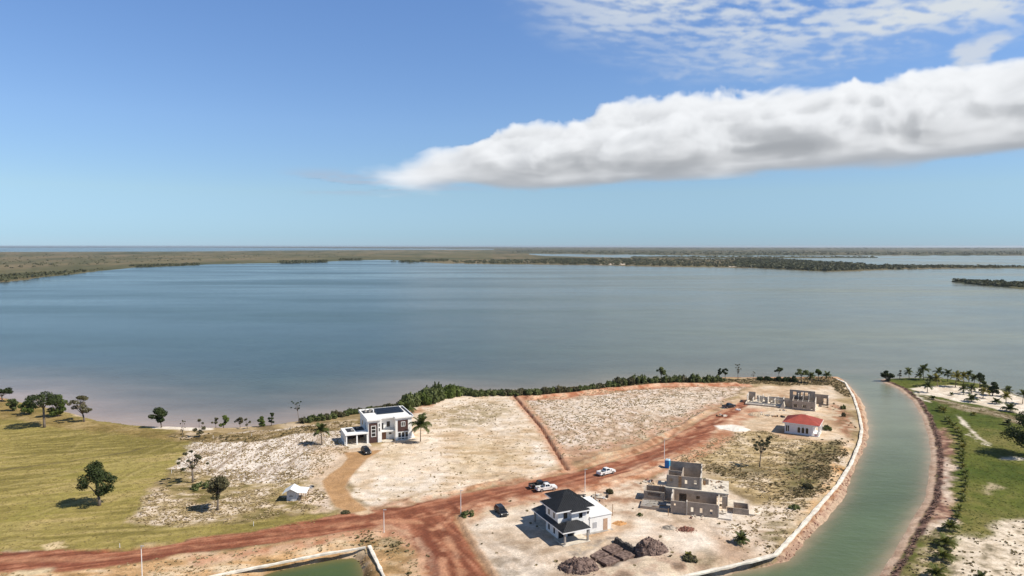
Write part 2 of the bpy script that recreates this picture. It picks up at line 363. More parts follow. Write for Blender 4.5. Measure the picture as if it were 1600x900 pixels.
Cc = np.zeros((len(X), 3))
def mix3(n, a, b, c):
    n = n[:, None]; a, b, c = (np.array(q) for q in (a, b, c))
    return np.where(n < 0.5, a+(b-a)*n*2, b+(c-b)*(n*2-1))
def con(n, k=2.2, m=0.5): return np.clip((n-m)*k+0.5, 0, 1)
def streak(angle, ls, lt, s, oct=4):
    """noise stretched along a ground direction (degrees from +x)"""
    c, q = math.cos(R(angle)), math.sin(R(angle))
    return fbm((X*c+Y*q)/ls+N1*0.6, (-X*q+Y*c)/lt+N2*0.3, s, oct)
ZONE = {}
def zone(name, px, rgb, soft=1.0, z=LAND, warp=1.0, k=1.0, polyw=None):
    global Cc
    P = polyw if polyw is not None else GP(px, z)
    x0, y0 = P.min(0)-8; x1, y1 = P.max(0)+8
    m = (X > x0) & (X < x1) & (Y > y0) & (Y < y1); w = np.zeros(len(X))
    w[m] = sstep(sdpoly(X[m]+wx[m]*warp, Y[m]+wy[m]*warp, P)+(N2[m]-0.5)*2.2*warp, -soft, soft)*k
    Cc = Cc*(1-w[:, None])+np.asarray(rgb)*w[:, None]
    ZONE[name] = w; return w
def path(name, px, width, rgb, soft=0.6, warp=0.35, k=1.0, z=LAND, brk=None):
    """a strip along a line; width in metres"""
    global Cc
    P = GP(px, z) if not isinstance(px, np.ndarray) else px
    x0, y0 = P.min(0)-20; x1, y1 = P.max(0)+20
    m = (X > x0) & (X < x1) & (Y > y0) & (Y < y1); w = np.zeros(len(X)); s = np.zeros(len(X))
    d, ss = pdist(X[m]+wx[m]*warp, Y[m]+wy[m]*warp, P)
    w[m] = sstep(width/2-d+(N2[m]-0.5)*1.2, -soft, soft)*k; s[m] = ss
    if brk is not None: w = w*brk
    Cc = Cc*(1-w[:, None])+np.asarray(rgb)*w[:, None]
    ZONE[name] = w; return w

WHITE, PALE, STRAW, DRY, OLIVE = (0.66,0.55,0.44), (0.50,0.39,0.27), (0.37,0.27,0.14), (0.20,0.145,0.075), (0.13,0.115,0.04)
RED, RED2, PINK = (0.255,0.088,0.044), (0.36,0.145,0.075), (0.52,0.29,0.18)
main = s_main >= s_tip
Cc[:] = mix3(con(N1, 2.6), DRY, STRAW, PALE)
# --- left meadow
mow = streak(11, 30, 1.3, 41); mow2 = streak(38, 26, 1.5, 43)
meadow = [(-500,585),(0,616),(60,636),(160,655),(250,668),(300,684),(318,690),(285,712),(262,738),(240,760),(230,790),(205,812),(300,822),(430,808),(530,797),(520,808),(400,830),(260,850),(190,860),(90,860),(0,866),(-500,900)]
zone('meadow', meadow, mix3(con(0.42*N3+0.36*mow+0.22*mow2, 4.2), (0.185,0.150,0.040), (0.285,0.228,0.068), (0.40,0.305,0.125)), 1.2)
grn = sstep(N3*0.7+N1*0.3, 0.50, 0.66)*ZONE['meadow']*0.55
Cc = Cc*(1-grn[:, None])+np.array((0.235,0.205,0.045))*grn[:, None]
zone('shore_brown', [(-300,588),(0,622),(60,640),(160,660),(255,672),(300,684),(290,690),(220,682),(150,676),(90,668),(0,652),(-300,620)], mix3(con(0.5*N1+0.5*N2, 3), (0.16,0.11,0.035), (0.27,0.185,0.07), (0.38,0.27,0.13)), 2.2, k=0.75, warp=1.2)
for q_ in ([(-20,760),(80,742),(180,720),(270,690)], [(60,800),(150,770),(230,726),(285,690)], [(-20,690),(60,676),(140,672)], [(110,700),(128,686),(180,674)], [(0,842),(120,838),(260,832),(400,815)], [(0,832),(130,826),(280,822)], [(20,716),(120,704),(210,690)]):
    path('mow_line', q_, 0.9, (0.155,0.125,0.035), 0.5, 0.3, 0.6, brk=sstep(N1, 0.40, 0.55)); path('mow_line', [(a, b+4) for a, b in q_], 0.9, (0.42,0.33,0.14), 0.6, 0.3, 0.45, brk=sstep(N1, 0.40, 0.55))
path('wheel_rut', [(-20,737),(100,722),(200,706),(262,690)], 1.0, (0.14,0.11,0.045), 0.5, 0.2, 0.8)
zone('rough_grass', [(270,735),(300,728),(490,745),(515,795),(430,806),(300,822),(215,815),(228,790),(245,765)], mix3(con(0.55*fbm(X/3.2, Y/1.4, 51, 5)+0.45*N1, 3.4), (0.15,0.12,0.04), (0.36,0.27,0.13), WHITE), 1.2)
stub = fbm(X/0.75, Y/6.5, 57, 3)
zone('stubble', [(300,690),(360,676),(430,672),(520,660),(560,668),(545,700),(500,742),(440,752),(385,757),(310,738),(262,733),(284,712)], mix3(con(0.80*stub+0.20*N2, 3.4, 0.44), (0.34,0.265,0.20), (0.60,0.51,0.43), (0.71,0.63,0.55)), 1.0)
zone('shore_grass', [(255,676),(330,676),(380,676),(430,674),(480,666),(560,655),(620,645),(620,655),(560,668),(470,678),(400,690),(330,692),(290,688)], mix3(con(N2, 2.5), (0.13,0.09,0.035), (0.24,0.17,0.07), PALE), 0.8)
zone('beach', [(238,669),(262,668),(332,671),(332,677),(290,678),(240,674)], (0.72,0.63,0.52), 0.5, 0.6, 0.4)
zone('yard', [(492,700),(545,696),(600,700),(560,735),(505,755),(490,800),(520,802),(505,760),(480,752)], mix3(con(N1), PALE, (0.55,0.41,0.29), WHITE), 1.2)
zone('bare_patch', [(452,772),(500,752),(508,770),(525,798),(470,785)], mix3(con(N2), PALE, (0.58,0.46,0.36), WHITE), 1.0)
# --- sandy lots
lot1 = [(600,700),(640,655),(690,618),(803,617),(845,660),(885,730),(860,742),(760,758),(650,782),(590,792),(558,775),(545,748),(565,725)]
s1 = 0.45*fbm(X/6, Y/2.2, 61, 5)+0.35*N3+0.20*N2
zone('sandy_lot', lot1, mix3(con(s1, 3.6, 0.45), (0.43,0.30,0.18), (0.59,0.45,0.31), (0.71,0.59,0.465)), 1.0)
wp = mix3(con(N2, 2.6), (0.60,0.50,0.38), (0.70,0.61,0.51), (0.77,0.69,0.60))
for q_, k_ in (([(562,772),(610,745),(690,742),(700,765),(640,782),(590,790)], 0.8), ([(700,628),(790,624),(835,660),(800,680),(720,660)], 0.7), ([(640,690),(680,672),(700,690),(660,712)], 0.5), ([(820,690),(860,690),(875,720),(840,735)], 0.7)): zone('white_patch', q_, wp, 4.0, warp=2.4, k=k_*0.8)
for q_, k_ in (([(720,690),(800,690),(820,720),(760,740),(700,735)], 0.6), ([(600,705),(640,690),(650,720),(590,735)], 0.6)): zone('ochre_patch', q_, mix3(con(N2, 2.6), (0.40,0.28,0.15), (0.56,0.43,0.27), (0.64,0.52,0.37)), 4.0, warp=2.4, k=k_)
zone('tuft_patch', [(650,650),(760,625),(800,640),(760,665),(690,670)], mix3(con(N2, 3), (0.2,0.15,0.05), STRAW, WHITE), 3, k=0.55)
lot2 = [(818,622),(900,616),(1000,606),(1100,604),(1170,604),(1125,632),(1050,672),(960,702),(905,712),(888,718)]
s2 = 0.5*fbm(X/1.6, Y/2.6, 67, 5)+0.5*N1
zone('straw_lot', lot2, mix3(con(s2, 3.8, 0.47), (0.34,0.23,0.15), (0.53,0.395,0.285), (0.66,0.55,0.465)), 1.0)
for q_, k_ in (([(850,645),(890,625),(960,618),(960,640),(910,665)], 0.75), ([(980,630),(1060,612),(1150,610),(1090,640),(1010,655)], 0.6)): zone('white_patch2', q_, wp, 4.0, warp=2.4, k=k_*0.7)
zone('lot_pink', [(870,700),(960,692),(1060,650),(1130,622),(1150,630),(1080,668),(1000,705),(900,725)], mix3(con(N2, 2.6), (0.40,0.22,0.14), PINK, PALE), 3.0, warp=1.6, k=0.6)
zone('red_bank', [(800,618),(905,612),(960,606),(1030,600),(1180,599),(1170,604),(1080,606),(1000,609),(930,618),(880,623),(815,626)], mix3(con(N2, 2.5), RED2, PINK, (0.62,0.42,0.28)), 0.8)
zone('red_spur', [(610,660),(660,628),(720,612),(735,616),(690,626),(650,648)], mix3(con(N2, 2.5), (0.42,0.22,0.13), PINK, WHITE), 1.2, k=0.8)
zone('brush_strip', [(640,634),(690,615),(730,612),(830,609),(930,602),(1000,597),(1060,595),(1140,592),(1300,590),(1316,600),(1330,622),(1310,612),(1295,603),(1180,600),(1050,599),(950,606),(900,613),(830,617),(735,619),(700,619),(650,636)], mix3(con(N2, 2.4), (0.18,0.13,0.065), (0.28,0.20,0.11), (0.38,0.28,0.17)), 0.9)
# --- east side of the estate
zone('east_yard', [(1175,603),(1296,604),(1322,640),(1336,680),(1300,700),(1215,680),(1120,676),(1095,668),(1130,636)], mix3(con(0.6*N1+0.4*N2, 2.8), (0.42,0.27,0.16), (0.57,0.42,0.28), (0.66,0.54,0.41)), 1.5)
zone('east_red', [(1285,625),(1325,640),(1338,668),(1330,690),(1300,660)], mix3(con(N2, 2.6), (0.17,0.10,0.05), (0.34,0.16,0.09), PALE), 1.5, k=0.85)
lot3 = [(1098,690),(1180,672),(1230,684),(1300,690),(1330,700),(1300,750),(1262,792),(1200,785),(1120,745),(1060,722)]
s3 = 0.55*fbm(X/3.4, Y/1.3, 71, 5)+0.45*N1
zone('dry_lot', lot3, mix3(con(s3, 3.6, 0.47), (0.25,0.18,0.08), (0.47,0.35,0.19), (0.63,0.51,0.37)), 1.4)
zone('green_patch', [(1240,705),(1290,690),(1318,690),(1300,740),(1270,775),(1220,780),(1215,745)], mix3(con(N2, 2.6), (0.085,0.080,0.028), (0.155,0.130,0.050), (0.30,0.22,0.11)), 3.0, k=0.85, warp=1.6)
zone('green_patch2', [(1105,735),(1150,725),(1215,730),(1210,745),(1130,748)], mix3(con(N2, 2.6), (0.09,0.075,0.03), (0.2,0.15,0.06), STRAW), 2.5, k=0.75, warp=1.4)
zone('orange_edge', [(1318,690),(1336,690),(1312,745),(1275,790),(1246,820),(1238,812),(1280,760)], mix3(con(N1), (0.50,0.26,0.11), (0.60,0.40,0.22), WHITE), 1.2)
zone('south_edge', [(1200,790),(1260,790),(1240,825),(1205,862),(1150,870),(1120,830)], mix3(con(s3, 3.2, 0.45), (0.17,0.14,0.06), (0.42,0.33,0.22), WHITE), 2)
s4 = 0.5*N1+0.3*N2+0.2*fbm(X/5, Y/2, 77, 4)
zone('white_lot', [(718,806),(745,793),(850,778),(1000,752),(1060,730),(1130,760),(1200,795),(1190,835),(1205,866),(1145,882),(1050,902),(960,930),(780,930),(745,860)], mix3(con(s4, 3.2, 0.44), (0.36,0.26,0.175), (0.58,0.465,0.355), (0.73,0.63,0.52)), 1.5)
zone('site_edge', [(930,760),(1030,742),(1060,735),(1010,790),(985,815),(960,800)], mix3(con(N2, 3), (0.25,0.15,0.09), (0.5,0.36,0.25), WHITE), 3, k=0.6)
zone('grey_clay', [(725,850),(800,840),(850,870),(870,930),(780,930)], mix3(con(N2, 3), (0.22,0.17,0.12), (0.45,0.37,0.3), WHITE), 3, k=0.7)
zone('dug_ground', [(880,870),(960,880),(1050,858),(1150,868),(1100,890),(1000,905),(880,905)], mix3(con(N2, 3.2), (0.13,0.075,0.045), (0.38,0.24,0.16), PALE), 3, k=0.75)
zone('weed_patch', [(1075,868),(1100,855),(1125,865),(1110,880),(1080,880)], mix3(con(N2, 3), (0.08,0.075,0.03), (0.16,0.15,0.08), PALE), 2, k=0.8)
zone('site_pink', [(830,790),(900,762),(960,752),(1000,742),(1020,760),(985,800),(950,800),(900,790)], mix3(con(N2, 3.2), (0.34,0.19,0.115), (0.52,0.36,0.25), (0.64,0.52,0.40)), 4, k=0.75, warp=1.6)
zone('site_orange', [(890,850),(960,832),(1000,822),(990,812),(960,820),(900,842)], mix3(con(N2, 3), (0.36,0.20,0.09), (0.50,0.32,0.17), PALE), 1.6, k=0.85)
zone('house_apron', [(880,862),(960,832),(966,840),(900,866)], mix3(con(N4, 3), (0.25,0.20,0.16), (0.40,0.34,0.28), PALE), 1.0, k=0.9)
zone('orange_corner', [(720,802),(790,792),(850,780),(840,792),(780,806),(735,822)], mix3(con(N2, 3), (0.36,0.18,0.09), (0.50,0.33,0.2), PALE), 2.0, k=0.75)
zone('east_pink', [(950,830),(1050,815),(1120,830),(1180,850),(1150,872),(1060,860),(1000,840)], mix3(con(N1, 3.4), (0.42,0.27,0.18), (0.58,0.44,0.33), (0.72,0.62,0.52)), 5, k=0.6, warp=1.6)
for q_ in ([(760,830),(800,850),(845,880)], [(740,835),(775,860),(800,895)], [(1000,800),(1040,815),(1120,825),(1200,830)], [(1010,790),(980,806),(968,824)], [(860,880),(840,850),(800,815)], [(700,720),(780,740),(850,742)], [(620,740),(700,735),(800,715)]):
    path('truck_mark', q_, 0.5, (0.40,0.29,0.20), 0.3, 0.3, 0.55, brk=sstep(N2, 0.40, 0.6)); path('truck_mark', [(a+13, b+2) for a, b in q_], 0.5, (0.40,0.29,0.20), 0.3, 0.3, 0.5, brk=sstep(N2, 0.42, 0.6))
zone('pit', [(908,868),(960,846),(975,848),(1000,866),(940,886)], mix3(con(N2, 2.6), (0.055,0.035,0.026), (0.12,0.085,0.066), (0.19,0.14,0.11)), 0.9)
# --- pond surroundings and the junction apron
zone('pond_side', [(-300,935),(0,894),(160,888),(250,872),(400,850),(480,840),(560,830),(620,826),(645,850),(668,905),(640,960),(0,960)], mix3(con(0.5*N1+0.5*fbm(X/4, Y/1.6, 81, 4), 3), (0.24,0.15,0.06), (0.52,0.32,0.16), (0.64,0.50,0.34)), 1.0)
zone('pond_green', [(545,832),(605,826),(635,845),(655,890),(640,905),(615,870),(560,843)], mix3(con(N2, 2.6), (0.09,0.075,0.025), (0.2,0.13,0.05), STRAW), 2.4, k=0.7, warp=1.3)
zone('road_shoulder', [(300,868),(480,840),(620,818),(640,838),(520,846),(420,862),(300,885)], mix3(con(N2), RED2, PINK, (0.58,0.38,0.25)), 1.5, k=0.85)
# --- red laterite roads
ra = streak(18, 16, 0.7, 91); rb = streak(-62, 14, 0.7, 93); rc = streak(36, 20, 0.9, 97)
redcol = lambda n: mix3(con(n, 3.0), (0.165,0.054,0.029), (0.265,0.096,0.051), (0.40,0.18,0.105))
zone('road_west', [(-400,885),(0,864),(90,859),(190,859),(262,850),(330,838),(400,829),(480,812),(545,803),(600,793),(640,790),(640,818),(560,829),(480,840),(400,851),(250,872),(160,888),(100,894),(0,895),(-400,930)], redcol(0.62*ra+0.38*N2), 0.7, warp=0.35)
zone('road_east', [(600,795),(640,787),(700,774),(760,765),(830,750),(880,741),(920,731),(1000,708),(1050,683),(1095,657),(1130,640),(1170,622),(1185,622),(1150,648),(1120,668),(1108,690),(1075,706),(1040,724),(1000,738),(960,750),(900,765),(840,775),(780,787),(735,796),(700,806),(650,812)], redcol(0.66*rc+0.34*N2), 0.9, warp=0.45)
zone('road_south', [(590,805),(620,797),(700,785),(735,795),(712,806),(728,835),(748,868),(775,905),(790,960),(670,960),(664,900),(650,865),(636,838),(612,822)], redcol(0.66*rb+0.34*N2), 1.0, warp=0.45)
path('verge', [(735,797),(780,789),(840,777),(900,767),(960,753),(1040,727)], 5.0, mix3(con(N2, 2.4), RED2, PINK, (0.62,0.43,0.3)), 2.0, 0.9, 0.85)
path('verge2', [(545,800),(640,783),(760,760),(880,737),(925,724),(1000,702),(1060,672)], 2.6, mix3(con(N2, 2.4), (0.25,0.1,0.05), PINK, PALE), 1.2, 0.8, 0.75)
path('verge3', [(1000,735),(1090,702),(1120,690),(1150,655),(1180,640)], 6.5, mix3(con(N2, 2.6), RED2, PINK, (0.60,0.41,0.28)), 1.8, 0.8, 0.8)
path('wheel_track', [(880,757),(1000,722),(1080,685),(1130,652)], 1.0, (0.60,0.38,0.24), 0.6, 0.3, 0.7, brk=sstep(N1, 0.42, 0.55))
path('wheel_track2', [(0,876),(150,874),(300,856),(480,828),(620,803)], 2.2, (0.46,0.23,0.13), 0.9, 0.3, 0.55, brk=sstep(N1, 0.40, 0.58))
path('wheel_track3', [(680,808),(700,840),(722,890),(735,930)], 1.2, (0.52,0.30,0.19), 0.6, 0.3, 0.6, brk=sstep(N1, 0.42, 0.56))
path('wheel_track4', [(655,840),(675,880),(690,920)], 1.6, (0.56,0.38,0.26), 0.7, 0.5, 0.7)
path('wheel_track5', [(640,806),(662,822),(676,850),(684,900)], 1.5, (0.17,0.052,0.03), 0.7, 0.3, 0.7)
path('wheel_track6', [(650,800),(760,783),(860,762),(960,735),(1040,706)], 1.3, (0.19,0.06,0.032), 0.6, 0.25, 0.7, brk=sstep(N1, 0.38, 0.55))
zone('junction_red', [(560,812),(620,800),(660,805),(655,850),(640,850),(622,832),(590,826)], redcol(0.5*rb+0.5*N2), 3.0, k=0.9, warp=1.0)
zone('junction_pink', [(600,822),(628,826),(646,850),(662,905),(650,905),(634,860),(612,838)], mix3(con(N2, 3), RED2, PINK, (0.56,0.37,0.25)), 2.5, k=0.7, warp=1.2)
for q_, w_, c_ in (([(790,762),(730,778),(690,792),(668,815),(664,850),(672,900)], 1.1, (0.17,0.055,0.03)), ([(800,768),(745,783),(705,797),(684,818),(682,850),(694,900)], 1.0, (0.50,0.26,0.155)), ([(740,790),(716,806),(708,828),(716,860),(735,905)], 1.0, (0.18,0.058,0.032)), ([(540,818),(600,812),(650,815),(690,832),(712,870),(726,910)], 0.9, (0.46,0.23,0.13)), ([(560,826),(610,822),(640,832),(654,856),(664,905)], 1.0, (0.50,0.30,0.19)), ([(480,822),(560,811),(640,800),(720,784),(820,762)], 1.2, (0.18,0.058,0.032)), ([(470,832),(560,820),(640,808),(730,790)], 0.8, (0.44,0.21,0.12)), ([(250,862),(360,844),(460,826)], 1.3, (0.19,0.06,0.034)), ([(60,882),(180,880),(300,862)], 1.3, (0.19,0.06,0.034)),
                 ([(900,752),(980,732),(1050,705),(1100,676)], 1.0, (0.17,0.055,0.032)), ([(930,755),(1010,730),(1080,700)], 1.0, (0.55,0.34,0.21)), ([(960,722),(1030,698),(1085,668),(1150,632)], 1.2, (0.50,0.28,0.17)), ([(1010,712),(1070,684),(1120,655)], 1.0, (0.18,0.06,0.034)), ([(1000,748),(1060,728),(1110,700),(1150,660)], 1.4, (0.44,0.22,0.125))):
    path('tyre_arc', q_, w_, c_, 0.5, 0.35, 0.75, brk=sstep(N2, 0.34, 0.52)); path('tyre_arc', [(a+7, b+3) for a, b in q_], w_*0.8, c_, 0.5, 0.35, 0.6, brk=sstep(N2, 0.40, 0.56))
zone('sand_mouth', [(548,800),(572,797),(578,801),(560,806),(545,806)], (0.58,0.42,0.27), 0.6)
zone('sand_mouth2', [(68,846),(95,844),(98,856),(62,862)], (0.60,0.46,0.27), 0.8)
path('cream_heap', [(30,896),(72,893)], 2.4, (0.62,0.49,0.31), 0.8)
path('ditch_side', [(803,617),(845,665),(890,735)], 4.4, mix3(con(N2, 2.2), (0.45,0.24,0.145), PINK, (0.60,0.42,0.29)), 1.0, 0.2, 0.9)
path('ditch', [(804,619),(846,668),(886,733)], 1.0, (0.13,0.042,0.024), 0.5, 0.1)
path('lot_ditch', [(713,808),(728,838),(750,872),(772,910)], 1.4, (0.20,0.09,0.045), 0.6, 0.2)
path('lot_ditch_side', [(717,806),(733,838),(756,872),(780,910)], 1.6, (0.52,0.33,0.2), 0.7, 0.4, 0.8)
path('cut', [(752,756),(781,748)], 0.9, (0.2,0.075,0.04), 0.4, 0.1)
# --- tan drive to the modern house
drive = [(536,706),(545,707),(578,705),(598,703),(572,718),(560,732),(547,747),(539,762),(550,776),(574,797),(548,802),(524,791),(507,768),(503,752),(515,741),(534,728),(543,716)]
zone('drive_edge', [(p[0]+(p[0]-545)*0.06, p[1]) for p in drive], (0.60,0.47,0.34), 0.8, warp=0.4, k=0.8)
zone('drive', drive, mix3(con(N2, 1.2), (0.36,0.205,0.09), (0.41,0.24,0.115), (0.45,0.27,0.14)), 0.4, warp=0.12)
zone('white_heap', [(1117,665),(1140,663),(1163,666),(1160,672),(1125,671)], (0.78,0.72,0.64), 0.7, warp=0.4)
zone('sand_spill', [(1140,672),(1175,650),(1210,655),(1190,676)], PALE, 3, k=0.4)
# --- canal banks on the west side
bank = np.where(main & (d_canal < 7), sstep(7-d_canal, 0, 1.5), 0)
GP_WALL = GP([(1308,592),(1321,598),(1334,620),(1342,645),(1347,670),(1344,690),(1330,725),(1310,757),(1280,791),(1250,826),(1212,867),(1150,883),(1070,900),(1000,915)])
d_wall, _ = pdist(X, Y, GP_WALL); outer = sdpoly(X, Y, np.vstack([GP_WALL, [[-200, 60], [-200, 330]]])) < 0
ob = sstep(d_canal*0+np.where(outer & main, 1.0, 0.0), 0, 1)
oc = mix3(con(N2, 2.4), (0.30,0.15,0.075), (0.45,0.26,0.145), (0.52,0.33,0.20))
Cc = np.where((ob > 0.5)[:, None], oc, Cc)
wsand = np.where(ob > 0.5, sstep(1.5-d_canal+(N2-0.5)*1.2, 0, 0.7), 0)[:, None]; Cc = Cc*(1-wsand)+np.array((0.56,0.40,0.28))*wsand
rub = np.where((ob > 0.5), sstep(2.4-d_wall+(N2-0.5)*2.5, 0, 0.8)*sstep(N4, 0.42, 0.58), 0)[:, None]
Cc = Cc*(1-rub*0.5)+np.array((0.16,0.062,0.045))*rub*0.5
# --- land across the canal
T = ~main
tg = mix3(con(0.5*N3+0.3*N1+0.2*N2, 3.2), (0.062,0.086,0.012), (0.105,0.118,0.020), (0.175,0.155,0.045))
Cc = np.where(T[:, None], tg, Cc)
def tpath(*a, **k):
    global Cc
    k.setdefault('z', TIPZ); keep = Cc.copy(); w = path(*a, **k); Cc = np.where(T[:, None], Cc, keep); return w
def tzone(*a, **k):
    global Cc
    k.setdefault('z', TIPZ); keep = Cc.copy(); w = zone(*a, **k); Cc = np.where(T[:, None], Cc, keep); return w
sand = mix3(con(N2, 2), (0.56,0.46,0.35), (0.68,0.59,0.48), (0.74,0.66,0.56))
tzone('tip_beach', [(1425,607),(1440,604),(1470,602),(1500,603),(1530,606),(1555,606),(1568,609),(1600,620),(1700,650),(1800,690),(1800,720),(1700,668),(1600,648),(1560,640),(1530,633),(1500,627),(1470,620),(1440,616)], sand, 1.0, warp=0.7)
tzone('tip_mid', [(1440,618),(1500,630),(1560,643),(1620,660),(1620,672),(1560,652),(1500,640),(1452,625)], mix3(con(N2, 2.4), (0.14,0.09,0.05), (0.26,0.19,0.12), (0.38,0.30,0.22)), 1.4, k=0.8)
tpath('tip_track', [(1430,612),(1440,622),(1455,630),(1478,639),(1492,644),(1500,652),(1512,668),(1530,684),(1545,694)], 1.2, sand, 0.6, 0.5, 0.9, brk=sstep(N1, 0.36, 0.52))
tpath('tip_track2', [(1512,678),(1525,687),(1545,697)], 1.3, sand, 0.8, 0.9, 0.85, brk=sstep(N2, 0.36, 0.55))
tpath('tip_track3', [(1440,617),(1470,626),(1520,637),(1560,648),(1600,662),(1640,676)], 1.0, (0.42,0.34,0.25), 0.5, 0.3, 0.9)
tpath('tip_track4', [(1572,716),(1600,718),(1660,726)], 3.0, sand, 1.2, 0.8, 0.8)
tzone('bald', [(1545,760),(1556,756),(1560,766),(1550,772)], PALE, 1.5, k=0.8)
tzone('south_sand', [(1488,850),(1510,838),(1545,838),(1562,815),(1600,812),(1720,812),(1760,960),(1470,960),(1480,880)], mix3(con(0.5*N2+0.5*N4, 3, 0.4), (0.17,0.14,0.08), (0.54,0.44,0.32), (0.66,0.56,0.44)), 1.6)
tzone('south_straw', [(1435,850),(1450,825),(1490,835),(1485,900),(1470,940),(1400,940),(1412,890)], mix3(con(N2, 2.8), (0.10,0.085,0.03), (0.23,0.19,0.08), PALE), 1.4, k=0.85)
tzone('spoil_bank', [(1455,672),(1480,668),(1490,690),(1492,800),(1490,815),(1440,832),(1456,780),(1462,730),(1460,695)], mix3(con(0.6*N2+0.4*N4, 3), (0.13,0.065,0.05), (0.30,0.165,0.115), (0.45,0.31,0.22)), 1.6)
tzone('spoil_white', [(1472,722),(1488,715),(1492,770),(1486,785),(1474,760)], WHITE, 1.6, k=0.75, warp=1.4)
tzone('spoil_pale', [(1440,822),(1490,806),(1492,830),(1450,838)], mix3(con(N2, 3), (0.2,0.17,0.09), PALE, WHITE), 1.6, k=0.85)
GP_BRUSH = GP([(1386,594),(1398,600),(1415,612),(1438,636),(1452,664),(1459,695),(1458,738),(1454,776),(1438,806),(1422,840),(1404,878),(1398,905),(1396,930)], 0.25)
d_brush, _ = pdist(X+wx*0.2, Y+wy*0.2, GP_BRUSH)
eb = np.where(T, sstep(1.9-s_tip, 0, 0.5)*np.where(d_ce < 12, 1, 0), 0)[:, None]
Cc = Cc*(1-eb)+mix3(con(N2, 1.8), (0.40,0.26,0.18), (0.52,0.37,0.27), (0.60,0.45,0.34))*eb
d_brush = np.where((d_ce < 9) & (s_tip > 0), np.abs(s_tip-2.5), 99.0)
br = np.where(T, sstep(0.75-d_brush+(N2-0.5)*1.4, -0.4, 0.4), 0)[:, None]
Cc = Cc*(1-br)+mix3(con(N4, 2.5), (0.075,0.045,0.036), (0.14,0.08,0.062), (0.24,0.145,0.11))*br
# wet margin of every shore
wet = (np.exp(-np.maximum(s_land, 0)/0.9)*(s_land > 0))[:, None]
Cc = Cc*(1-0.30*wet)
under = sstep(-s_land, 0, 0.6)[:, None]; Cc = Cc*(1-under)+np.array((0.25,0.18,0.12))*under
# fine relief: speckle of stones, clods and dead stalks that differ in colour
Cc = Cc*(0.86+0.28*con(N4, 1.6))[:, None]
# relief of ruts, ditches, pit
def carve(px, width, depth, soft=0.7):
    global Z
    d, s = pdist(X, Y, GP(px)); Z = Z-depth*sstep(width/2+soft-d, 0, soft)
def bermed(px, width, height):
    global Z
    d, s = pdist(X+wx*0.2, Y+wy*0.2, GP(px)); Z = Z+height*sstep(width/2-d, 0, width/2)*(0.6+0.8*N1)
carve([(804,619),(846,668),(886,733)], 0.4, 0.7, 0.4); carve([(713,808),(728,838),(750,872),(772,910)], 0.7, 0.4, 0.5)
carve([(752,756),(781,748)], 0.6, 0.4); carve([(150,863),(220,856),(285,845)], 0.6, 0.45)
carve([(880,737),(925,727),(1000,705),(1050,680)], 0.6, 0.35)
bermed([(640,781),(760,757),(870,736)], 2.5, 0.4)
bermed([(905,722),(1000,697),(1060,668),(1110,640)], 3.0, 0.5); bermed([(900,770),(1000,742),(1090,705)], 2.6, 0.35)
bermed([(717,806),(733,838),(756,872),(780,910)], 1.6, 0.12)
bermed([(825,622),(930,612),(1030,602),(1150,601)], 5.0, 0.9)
Z = np.where(ZONE['pit'] > 0.05, Z*(1-ZONE['pit'])+(LAND-0.85)*ZONE['pit'], Z)
rd = np.maximum.reduce([ZONE['road_west'], ZONE['road_east'], ZONE['road_south']])
Z = Z+rd*((0.5*ra+0.5*rc)-0.5)*0.25-rd*0.05
zj = sstep(N2, 0.5, 0.75)*np.maximum.reduce([ZONE['straw_lot'], ZONE['dry_lot'], ZONE['rough_grass'], 0.8*ZONE['stubble']])
Z = Z+zj*0.16
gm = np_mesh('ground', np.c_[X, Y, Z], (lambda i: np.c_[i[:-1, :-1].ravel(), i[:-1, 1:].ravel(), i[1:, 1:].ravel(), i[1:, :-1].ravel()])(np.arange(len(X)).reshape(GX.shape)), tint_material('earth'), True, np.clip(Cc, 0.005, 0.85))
ground = tag(link('ground', gm), kind='structure')
def ground_z(x, y):
    j = np.clip(np.searchsorted(xs, x)-1, 0, len(xs)-2); i = np.clip(np.searchsorted(ys, y)-1, 0, len(ys)-2)
    fx = (x-xs[j])/(xs[j+1]-xs[j]); fy = (y-ys[i])/(ys[i+1]-ys[i]); ZZ = Z.reshape(GX.shape)
    return (ZZ[i, j]*(1-fx)+ZZ[i, j+1]*fx)*(1-fy)+(ZZ[i+1, j]*(1-fx)+ZZ[i+1, j+1]*fx)*fy
def at(px, py, dz=0.0):
    p = G(px, py)
    for _ in range(3): p = G(px, py, float(ground_z(np.array(p.x), np.array(p.y))))
    return Vector((p.x, p.y, p.z+dz))
def gz(x, y): return float(ground_z(np.array(x), np.array(y)))

